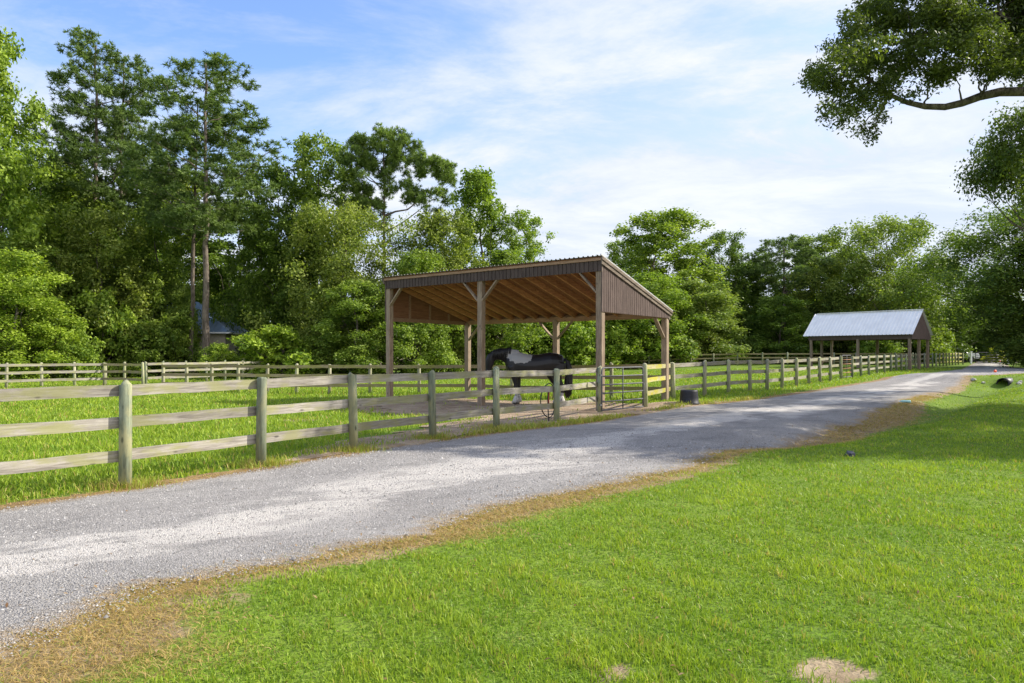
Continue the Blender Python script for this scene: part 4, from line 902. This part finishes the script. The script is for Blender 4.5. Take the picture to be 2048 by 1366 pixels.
def proto_pine(H, R, seed, z0=.46, trunk=.24, puffs=120, lean=(0, 0), prof=None, cen=None, psize=.62):
    """bare stem, ascending limbs, each ending in a round puff of needle tufts; the puffs fill an uneven domed crown"""
    r = np.random.default_rng(seed); mb = MB(); tops = Vector((lean[0] * H, lean[1] * H, H * .97)); tp = limb(mb, (0, 0, -.4), tops, trunk, .05, r, 0, 10, 14, .018)
    def at(t):
        k = max(0, min(13.99, t * 14)); i = int(k); return tp[i].lerp(tp[i + 1], k - i)
    prof = prof or [(0, .45), (.12, .8), (.3, 1.0), (.5, .86), (.7, .74), (.88, .62), (1, .34)]
    if cen is None:
        cen = []; tries = 0; lobes = r.uniform(.62, 1.12, 9)
        while len(cen) < puffs and tries < 9000:
            tries += 1; q = r.uniform(0, 1); a = r.uniform(0, 6.283); env = np.interp(q, [p[0] for p in prof], [p[1] for p in prof]) * lobes[int((a / 6.283 * 3 + q * 6) % 9)]
            rad = R * env * math.sqrt(r.uniform(.10, 1)); c = Vector((math.cos(a) * rad, math.sin(a) * rad, H * (z0 + (1 - z0) * q) - .5)); ax = at(c.z / H); c.x += ax.x; c.y += ax.y
            if all((c - o).length > 1.0 for o in cen): cen.append(c)
    P = []; D = []; T = []
    nodes = [(at(k / 60), .09 * (1 - k / 75)) for k in range(int(60 * z0 * .85), 60)]
    def axd(c): a_ = at(c.z / H); return math.hypot(c.x - a_.x, c.y - a_.y)
    far_ = sorted(cen, key=axd, reverse=True); mains = far_[::max(1, len(far_) // 9)][:9] if len(far_) > 60 else far_[:6]
    rest = [c for c in cen if c not in mains]; rest.sort(key=axd)
    for j, c in enumerate(mains + rest):
        rad = axd(c)
        if j < len(mains): zt = max(H * z0 * .9, c.z - rad * r.uniform(.35, .7)); st = at(zt / H); r0 = .03 + .013 * rad
        else: st, r0 = min(nodes, key=lambda n_: (n_[0] - c).length + max(0, n_[0].z - c.z + .2) * 1.6); r0 = min(r0, .03)
        lp = limb(mb, st, c, r0, .012, r, -.05, 5, 6, .10); nodes += [(q_, r0 * (1 - k_ / 8)) for k_, q_ in enumerate(lp[2:])]
        m_ = int(r.integers(13, 22)); sz = psize * r.uniform(.75, 1.25); off = r.normal(size=(m_, 3)); off /= np.linalg.norm(off, axis=1, keepdims=True); off *= sz * r.uniform(.3, 1.0, (m_, 1)); off[:, 2] *= .8
        k = 22; tt = np.clip(r.normal(.5, .2, m_) + .25 * off[:, 2], 0, 1); dd_ = r.normal(size=(m_ * k, 3)) + np.repeat(off, k, 0) * 1.2; dd_[:, 2] += .35; dd_ /= np.linalg.norm(dd_, axis=1, keepdims=True)
        P.append(np.repeat(np.array(c) + off, k, 0)); D.append(dd_); T.append(np.clip(np.repeat(tt, k) + r.normal(0, .12, m_ * k), 0, 1))
    P = np.concatenate(P); D = np.concatenate(D); T = np.concatenate(T); n = len(P); Ln = r.uniform(.20, .34, n)[:, None]
    X = np.cross(D, r.normal(size=(n, 3))); X /= np.linalg.norm(X, axis=1, keepdims=True); w = .024
    V = np.stack([P - X * w, P + X * w, P + D * Ln + X * w * .5, P + D * Ln - X * w * .5], 1).reshape(-1, 3)
    me = np_mesh('crown', V, np.arange(n * 4).reshape(-1, 4), 4, {'tint': np.repeat(T, 4)}); me.materials.append(MAT['needle'])
    return me, mb.mesh('trunk', True)
def spread_centres():
    r = np.random.default_rng(9); out = []; k = 62 / F
    lob = [(765, 300, 62, 42, 26), (800, 300, 40, 30, 8), (715, 320, 34, 30, 9), (745, 370, 45, 36, 12), (855, 335, 42, 22, 12), (890, 350, 18, 20, 5), (820, 385, 34, 16, 6), (700, 395, 28, 24, 5), (870, 400, 34, 22, 6), (740, 430, 40, 24, 6)]
    for (px, py, rx, ry, n) in lob:
        for _ in range(int(n * 2.1)):
            a = r.uniform(0, 6.283); q = math.sqrt(r.uniform(0, 1)); x = (px + rx * q * math.cos(a) - 768) * k; z = ZP(py + ry * q * math.sin(a), 62) + .2
            out.append(Vector((x, r.uniform(-1, 1) * 2.6 * math.sqrt(max(.1, 1 - q * q)), z)))
    return out
PROTO = {}
def P_(k, fn, H, R, bark='bark'):
    cm, tm = fn; tm.materials.append(MAT[bark]); co = np.empty(len(cm.vertices) * 3, np.float32); cm.vertices.foreach_get('co', co); co = co.reshape(-1, 3)
    PROTO[k] = (cm, tm, float(np.percentile(co[:, 2], 99.95)), float(np.percentile(np.abs(co[:, 0]), 97.5)))
P_('edge0', proto_broad(14, 5, .04, 135, 46, 15, .25, 101, (.55, .82), rmin=.11, rmax=.20), 14, 5)
P_('edge1', proto_broad(14, 5, .05, 125, 48, 15, .24, 102, (.65, .75), rmin=.11, rmax=.21), 14, 5)
P_('edge2', proto_broad(14, 5, .03, 140, 46, 14, .27, 103, (.8, .66), rmin=.10, rmax=.20, ragged_=.3), 14, 5)
P_('tall0', proto_broad(18, 4.6, .26, 120, 46, 15, .26, 104, (.6, .82), rmin=.12, rmax=.22), 18, 4.6)
P_('tall1', proto_broad(18, 4.6, .22, 110, 46, 14, .28, 105, (.7, .85), rmin=.12, rmax=.22, ragged_=.32), 18, 4.6)
P_('oak0', proto_broad(13, 6.5, .12, 150, 40, 16, .23, 106, (.8, .92), rmin=.09, rmax=.17, trunk=.38), 13, 6.5)
P_('cone0', proto_broad(15, 4, .05, 120, 46, 14, .27, 107, (.95, .66), rmin=.13, rmax=.23, ragged_=.25), 15, 4)
P_('shrub0', proto_broad(4, 2.6, .02, 46, 60, 12, .20, 108, (.9, .6), .06, rmin=.20, rmax=.34), 4, 2.6)
P_('shrub1', proto_broad(4, 2.6, .02, 40, 60, 12, .23, 109, (.9, .75), .06, rmin=.22, rmax=.38, ragged_=.35), 4, 2.6)
P_('pine0', proto_pine(26, 4.6, 111, .46, puffs=125, psize=.72), 26, 4.4, 'pinebark')
P_('pine1', proto_pine(26, 4.2, 112, .52, puffs=95, psize=.74, lean=(.025, 0)), 26, 4.2, 'pinebark')
P_('pine2', proto_pine(21.5, 5.4, 113, .50, cen=spread_centres(), psize=.60), 20, 5.4, 'pinebark')
P_('pine3', proto_pine(16, 4.2, 114, .62, puffs=75, prof=[(0, .55), (.3, 1.0), (.6, 1.0), (.85, .75), (1, .3)]), 16, 4.2, 'pinebark')
P_('canopy0', proto_broad(14, 7.5, .30, 150, 44, 16, .20, 141, (.85, .85), rmin=.09, rmax=.17, trunk=.42), 14, 7.5)
P_('high0', proto_broad(13, 6.5, .72, 62, 64, 16, .20, 131, (.7, .9), rmin=.09, rmax=.17, trunk=.38), 13, 6.5)
def tree(kind, px, top, d, hw, label, name='broadleaf_tree', cat='tree', color=(1, 1, 1), group=None, rz=None, lean=0):
    """px centre column and top row of the crown, d metres away, hw half width in px"""
    cm, tm, H0, R0 = PROTO[kind]; x, y = PD(px, d); z = gzf(x, y); H = ZP(top, d) - z; Rw = hw * d / F
    root = thing(name, label, cat, (x, y, z - .05), rng.uniform(0, 6.28) if rz is None else rz, group)
    root.scale = (Rw / R0, Rw / R0, H / H0) if kind != 'pine2' else (1, 1, 1)
    if lean: root.rotation_euler[1] = lean
    for nm_, me in (('trunk', tm), ('crown', cm)):
        o = bpy.data.objects.new(nm_, me); COL.objects.link(o); o.parent = root
        if nm_ == 'crown': o.color = tuple(color) + (1,)
    return root
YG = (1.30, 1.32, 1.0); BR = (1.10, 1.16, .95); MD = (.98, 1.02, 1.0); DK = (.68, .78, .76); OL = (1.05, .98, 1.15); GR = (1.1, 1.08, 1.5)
# left third
tree('tall0', -35, 50, 50, 112, 'bright leafy tree cut off by the left edge of the picture, taller than its neighbours', color=BR)
pn = 'tall pines'
tree('pine0', 192, 72, 60, 108, 'tall pine with the highest top, left of the two-stemmed pine', 'pine_tree', 'pine', group=pn, rz=.4)
tree('pine1', 232, 105, 62, 95, 'tall pine crowding the right flank of the highest pine', 'pine_tree', 'pine', group=pn, rz=0)
tree('pine0', 411, 108, 53, 128, 'tall pine with a bare straight stem in front of the metal-roofed house', 'pine_tree', 'pine', group=pn, rz=3.6)
tree('pine1', 380, 190, 56, 92, 'leaning pine whose bare stem stands just left of the straight-stemmed pine', 'pine_tree', 'pine', group=pn, rz=0)
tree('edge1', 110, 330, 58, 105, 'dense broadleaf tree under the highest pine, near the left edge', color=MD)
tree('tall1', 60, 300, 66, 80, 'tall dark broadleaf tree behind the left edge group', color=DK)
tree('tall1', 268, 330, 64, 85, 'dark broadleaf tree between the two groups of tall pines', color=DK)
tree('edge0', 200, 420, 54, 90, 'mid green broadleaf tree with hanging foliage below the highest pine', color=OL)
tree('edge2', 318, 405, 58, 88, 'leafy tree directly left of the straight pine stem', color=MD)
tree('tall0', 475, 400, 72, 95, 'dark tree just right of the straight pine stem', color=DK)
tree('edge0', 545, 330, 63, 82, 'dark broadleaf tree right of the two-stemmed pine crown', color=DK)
tree('edge1', 20, 470, 50, 110, 'dense green tree low at the left edge behind the lime green shrub', color=MD)
tree('tall0', 350, 345, 75, 90, 'background broadleaf tree showing between the pine crowns', color=OL)
tree('tall1', 130, 385, 78, 110, 'background broadleaf tree far behind the highest pine', color=MD)
# centre left
tree('tall1', 640, 272, 64, 82, 'tall airy broadleaf tree left of the spreading pine', color=MD)
tree('pine2', 768, 258, 62, 118, 'spreading pine with forked limbs standing above the wood left of the shelter', 'pine_tree', 'pine', (1.35, 1.3, 1.1), group=pn, rz=0)
tree('oak0', 690, 405, 57, 122, 'olive green rounded tree in front of the spreading pine', color=OL)
tree('tall0', 600, 430, 60, 75, 'dark green tree between the metal-roofed house and the olive tree', color=DK)
tree('cone0', 955, 338, 66, 72, 'bright green pointed tree above the left part of the shelter roof', color=BR)
tree('edge1', 880, 420, 60, 75, 'mid green tree between the spreading pine and the pointed tree', color=OL)
tree('tall1', 1040, 425, 66, 62, 'light airy tree right of the bright pointed tree', color=BR)
tree('edge2', 835, 500, 54, 85, 'dark bushy tree behind the left post of the open shelter', color=MD)
tree('edge0', 720, 560, 52, 85, 'shaded lower tree left of the shelter, in front of the tan house', color=MD)
tree('cone0', 1010, 500, 60, 70, 'low green tree behind the middle of the shelter roof', color=MD)
tree('edge0', 1120, 520, 70, 80, 'low tree behind the right part of the shelter roof, under open sky', color=MD)
# centre right
tree('tall0', 1330, 420, 82, 108, 'big rounded green tree towering right of the shelter', color=(1.1, 1.12, .95))
tree('tall1', 1255, 480, 88, 60, 'smaller tree hugging the left side of the big rounded tree', color=MD)
tree('edge0', 1300, 545, 72, 95, 'leafy light green tree just right of the shelter roof end', color=BR)
tree('tall1', 1445, 463, 86, 52, 'narrow dark tree right of the big rounded tree', color=DK)
tree('edge1', 1400, 560, 76, 80, 'silvery green bushy tree between the shelter and the small pine', color=GR)
tree('pine3', 1568, 470, 84, 78, 'small flat-topped pine with a thin bare stem left of the gabled shelter', 'pine_tree', 'pine', group=pn, rz=2.2)
tree('edge2', 1500, 520, 90, 85, 'dark wood edge tree left of the small pine', color=DK)
tree('tall0', 1635, 470, 92, 80, 'tall tree with a thin top right of the small pine', color=MD)
tree('oak0', 1690, 510, 84, 95, 'olive tree behind the left end of the gabled shelter', color=OL)
tree('oak0', 1775, 432, 82, 122, 'wide live oak dome behind the gabled shelter', 'oak_tree', 'oak', color=(.95, .95, 1.1), rz=1)
tree('edge0', 1560, 590, 80, 70, 'shaded low tree behind the fence left of the gabled shelter', color=DK)
tree('edge1', 1855, 530, 90, 85, 'dark tree behind the right gable of the gabled shelter', color=DK)
tree('edge2', 1640, 600, 88, 70, 'low dark tree behind the gabled shelter posts', color=DK)
tree('tall1', 1180, 560, 95, 85, 'far tree showing low between the shelter roof and the big rounded tree', color=MD)
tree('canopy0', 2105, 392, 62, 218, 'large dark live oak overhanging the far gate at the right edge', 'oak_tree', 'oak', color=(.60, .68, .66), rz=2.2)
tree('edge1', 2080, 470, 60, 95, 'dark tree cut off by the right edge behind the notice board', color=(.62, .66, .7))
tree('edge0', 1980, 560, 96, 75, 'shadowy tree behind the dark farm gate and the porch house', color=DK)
# understory
sg = 'shrubs along the wood edge'
for k, (kd, px, top, d, hw, lb, c) in enumerate([
    ('edge1', 28, 500, 45, 88, 'large lime green shrub tree at the left edge above the pale fence', YG),
    ('shrub0', 130, 640, 47, 58, 'low bright shrub right of the large lime green shrub tree', BR),
    ('shrub1', 205, 575, 52, 62, 'tall green shrub above the far left fence corner', BR),
    ('shrub0', 285, 640, 53, 62, 'dense round shrub beneath the house roof, left of the pine stems', MD),
    ('shrub1', 350, 625, 55, 50, 'green shrub touching the left side of the pine stems', MD),
    ('edge1', 362, 580, 57, 32, 'slim leafy tree in front of the metal-roofed house, behind the pine stems', MD),
    ('shrub0', 440, 684, 50, 36, 'light green shrub just right of the straight pine stem', YG),
    ('shrub1', 560, 648, 50, 70, 'wide yellow-green shrub mound right of the metal-roofed house', YG),
    ('shrub0', 632, 668, 52, 52, 'darker shrub at the right foot of the yellow-green mound', MD),
    ('shrub1', 700, 700, 55, 42, 'small shrub in front of the tan house', BR),
    ('shrub0', 862, 648, 62, 72, 'rounded green shrub seen under the roof between the left and middle posts', BR),
    ('shrub1', 960, 660, 66, 60, 'shaded shrub right behind the middle front post of the shelter', DK),
    ('shrub0', 1050, 632, 66, 72, 'green shrub rising behind the back of the horse', BR),
    ('shrub1', 1145, 628, 66, 66, 'light green shrub behind the middle rear post of the shelter', BR),
    ('shrub0', 1235, 620, 70, 66, 'shrub between the near and far right posts of the shelter', YG),
    ('shrub1', 1330, 622, 72, 60, 'pale green shrub behind the far right shelter post', GR),
    ('shrub0', 1400, 660, 74, 46, 'reddish green low shrub above the back fence right of the shelter', OL),
    ('shrub1', 1480, 668, 78, 50, 'dark shrub at the wood edge between shelter and small pine', DK),
    ('shrub0', 1755, 672, 76, 46, 'bright bush seen through the posts of the gabled shelter', BR),
    ('shrub1', 1878, 640, 84, 30, 'bright bush beside the right gable of the gabled shelter', YG),
    ('shrub0', 1884, 690, 80, 18, 'little yellow bush in front of the pickup truck', YG),
    ('shrub1', 2002, 690, 81, 22, 'yellow-green bush behind the dark farm gate', (2.0, 1.6, 1.0)),
    ('shrub0', 2052, 690, 66, 20, 'dark bush cut off by the right edge beside the notice board', DK),
    ('shrub1', 1930, 655, 118, 60, 'dark shrubbery around the porch house', DK)]):
    tree(kd, px, top, d, hw, lb, 'shrub' if not kd.startswith('edge') else 'shrub_tree', 'shrub', c, sg)
# far wood closing the gaps low down
def wood():
    r = np.random.default_rng(77); C = []; R = []
    for k in range(330):
        px = r.uniform(-500, 2500); d = r.uniform(100, 125); x, y = PD(px, d); C.append((x, y, r.uniform(.5, 9.5 + 2 * math.sin(px / 170)))); R.append(r.uniform(2.0, 3.4))
    P, N, S, T = clumps_to_leaves(np.array(C), np.array(R), r, 26, 9, .5, .62)
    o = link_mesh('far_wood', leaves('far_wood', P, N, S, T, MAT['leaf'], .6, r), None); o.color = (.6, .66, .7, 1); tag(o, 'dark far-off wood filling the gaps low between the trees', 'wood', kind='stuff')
wood()

# near live oak at the right, only its overhanging limbs in view
def near_oak():
    r = np.random.default_rng(501); base = (21.5, 17.5); zb = gzf(*base)
    t = thing('oak_tree', 'near live oak reaching in from the upper right with one long bare crooked limb', 'oak', (base[0], base[1], zb))
    mb = MB(); B = Vector((base[0], base[1], zb))
    def pt(px, py, d): x, y = PD(px, d); return Vector((x, y, ZP(py, d))) - B
    limb(mb, (0, 0, -.3), (-.4, -.3, 5.5), .62, .42, r, 0, 14, 8, .06)
    def path(P, r0, r1, n=10): mb.tube(P, list(np.linspace(r0, r1, len(P))), n, False)
    path([Vector((-.4, -.3, 5.2)), pt(2330, 235, 17.0), pt(2200, 200, 16.4), pt(2120, 190, 16), pt(2048, 183, 15.7), pt(2000, 184, 15.5), pt(1960, 193, 15.4), pt(1925, 206, 15.3), pt(1890, 214, 15.2), pt(1850, 213, 15.2), pt(1815, 205, 15.2), pt(1780, 190, 15.2), pt(1740, 160, 15.2), pt(1700, 130, 15.2)], .14, .03)
    path([Vector((-.4, -.3, 5.4)), pt(2300, 60, 17), pt(2150, 20, 16), pt(2000, 30, 15.5), pt(1880, 60, 15.3), pt(1780, 90, 15.2)], .18, .03)
    path([Vector((-.4, -.3, 5.4)), Vector((2, 1, 8)), Vector((3.5, 2.5, 10))], .3, .08); path([Vector((-.4, -.3, 5.4)), Vector((-1, -3.5, 8)), Vector((-1.5, -6, 9.5))], .25, .08)
    NODES = [pt(*q, 15.3) for q in ((1960, 193), (1925, 206), (1850, 213), (1815, 205), (1780, 190), (1740, 160), (1700, 130), (2000, 30), (1940, 45), (1880, 60), (1830, 75), (1780, 90), (2048, 183))]
    C = []; R = []
    vis = [(1660, 150, .50), (1640, 145, .35), (1690, 105, .6), (1700, 190, .5), (1740, 130, .7), (1730, 60, .55), (1745, 22, .5), (1790, 60, .7), (1800, 140, .65), (1770, 180, .5), (1735, 215, .45), (1715, 235, .33), (1740, 260, .22), (1850, 90, .7), (1860, 30, .8), (1860, 160, .45), (1930, 20, .85), (1930, 90, .7), (1910, 150, .42), (1960, 130, .42), (2000, 30, .9), (2010, 80, .8), (2060, 60, 1.0), (2050, 130, .6), (2100, 40, 1.1), (2000, 115, .5), (1800, -10, .7), (1880, -50, .9), (1970, -70, 1.0), (2080, -60, 1.1), (2120, 120, .8), (1950, 60, .7), (1990, 150, .3), (1830, 200, .25), (1685, 250, .2), (1655, 205, .28), (1720, 262, .16), (1738, 275, .12), (1690, 225, .3), (1755, 235, .2), (1625, 160, .25), (1650, 235, .15), (1700, 45, .35), (1660, 110, .35), (1725, 5, .3)]
    for (px, py, q) in vis:
        for _ in range(5 if q > .4 else 2):
            d = 15.2 + r.normal(0, .8); v = pt(px + r.normal(0, 30 * q), py + r.normal(0, 24 * q), d); C.append(tuple(v)); R.append(q * r.uniform(.35, .60)); 
        tgt = pt(px, py, 15.2); near_ = min(NODES, key=lambda v: (v - tgt).length); limb(mb, near_, tgt, .028, .008, r, 0, 5, 6, .2)
    P, N, S, T = clumps_to_leaves(np.array(C), np.array(R), r, 400, 12, .075, .092, .35, .9)
    # unseen crown clumps out of frame, added and thinned to shade the road
    C2 = []; R2 = []
    for k in range(95):
        a = r.uniform(0, 6.28); q = 1.0 + 6.4 * math.sqrt(r.uniform()); C2.append((q * math.cos(a) - .5, q * math.sin(a), r.uniform(6.5, 11))); R2.append(r.uniform(1.1, 1.9))
    C2 = np.array(C2); w_ = [(c[0] + base[0]) / (c[1] + base[1]) > .80 and c[1] > -4.0 for c in C2]; C2 = C2[w_]; R2 = np.array(R2)[w_]
    P2, N2, S2, T2 = clumps_to_leaves(C2, R2, r, 90, 12, .2, .17, .35, .9)
    me = leaves('crown', np.r_[P, P2], np.r_[N, N2], np.r_[S, S2], np.r_[T, T2], MAT['oakleaf'], .42, r); o = link_mesh('crown', me, None, t); o.color = (1.15, 1.15, 1.05, 1)
    mb.build('trunk', MAT['bark'], t, True)
near_oak()
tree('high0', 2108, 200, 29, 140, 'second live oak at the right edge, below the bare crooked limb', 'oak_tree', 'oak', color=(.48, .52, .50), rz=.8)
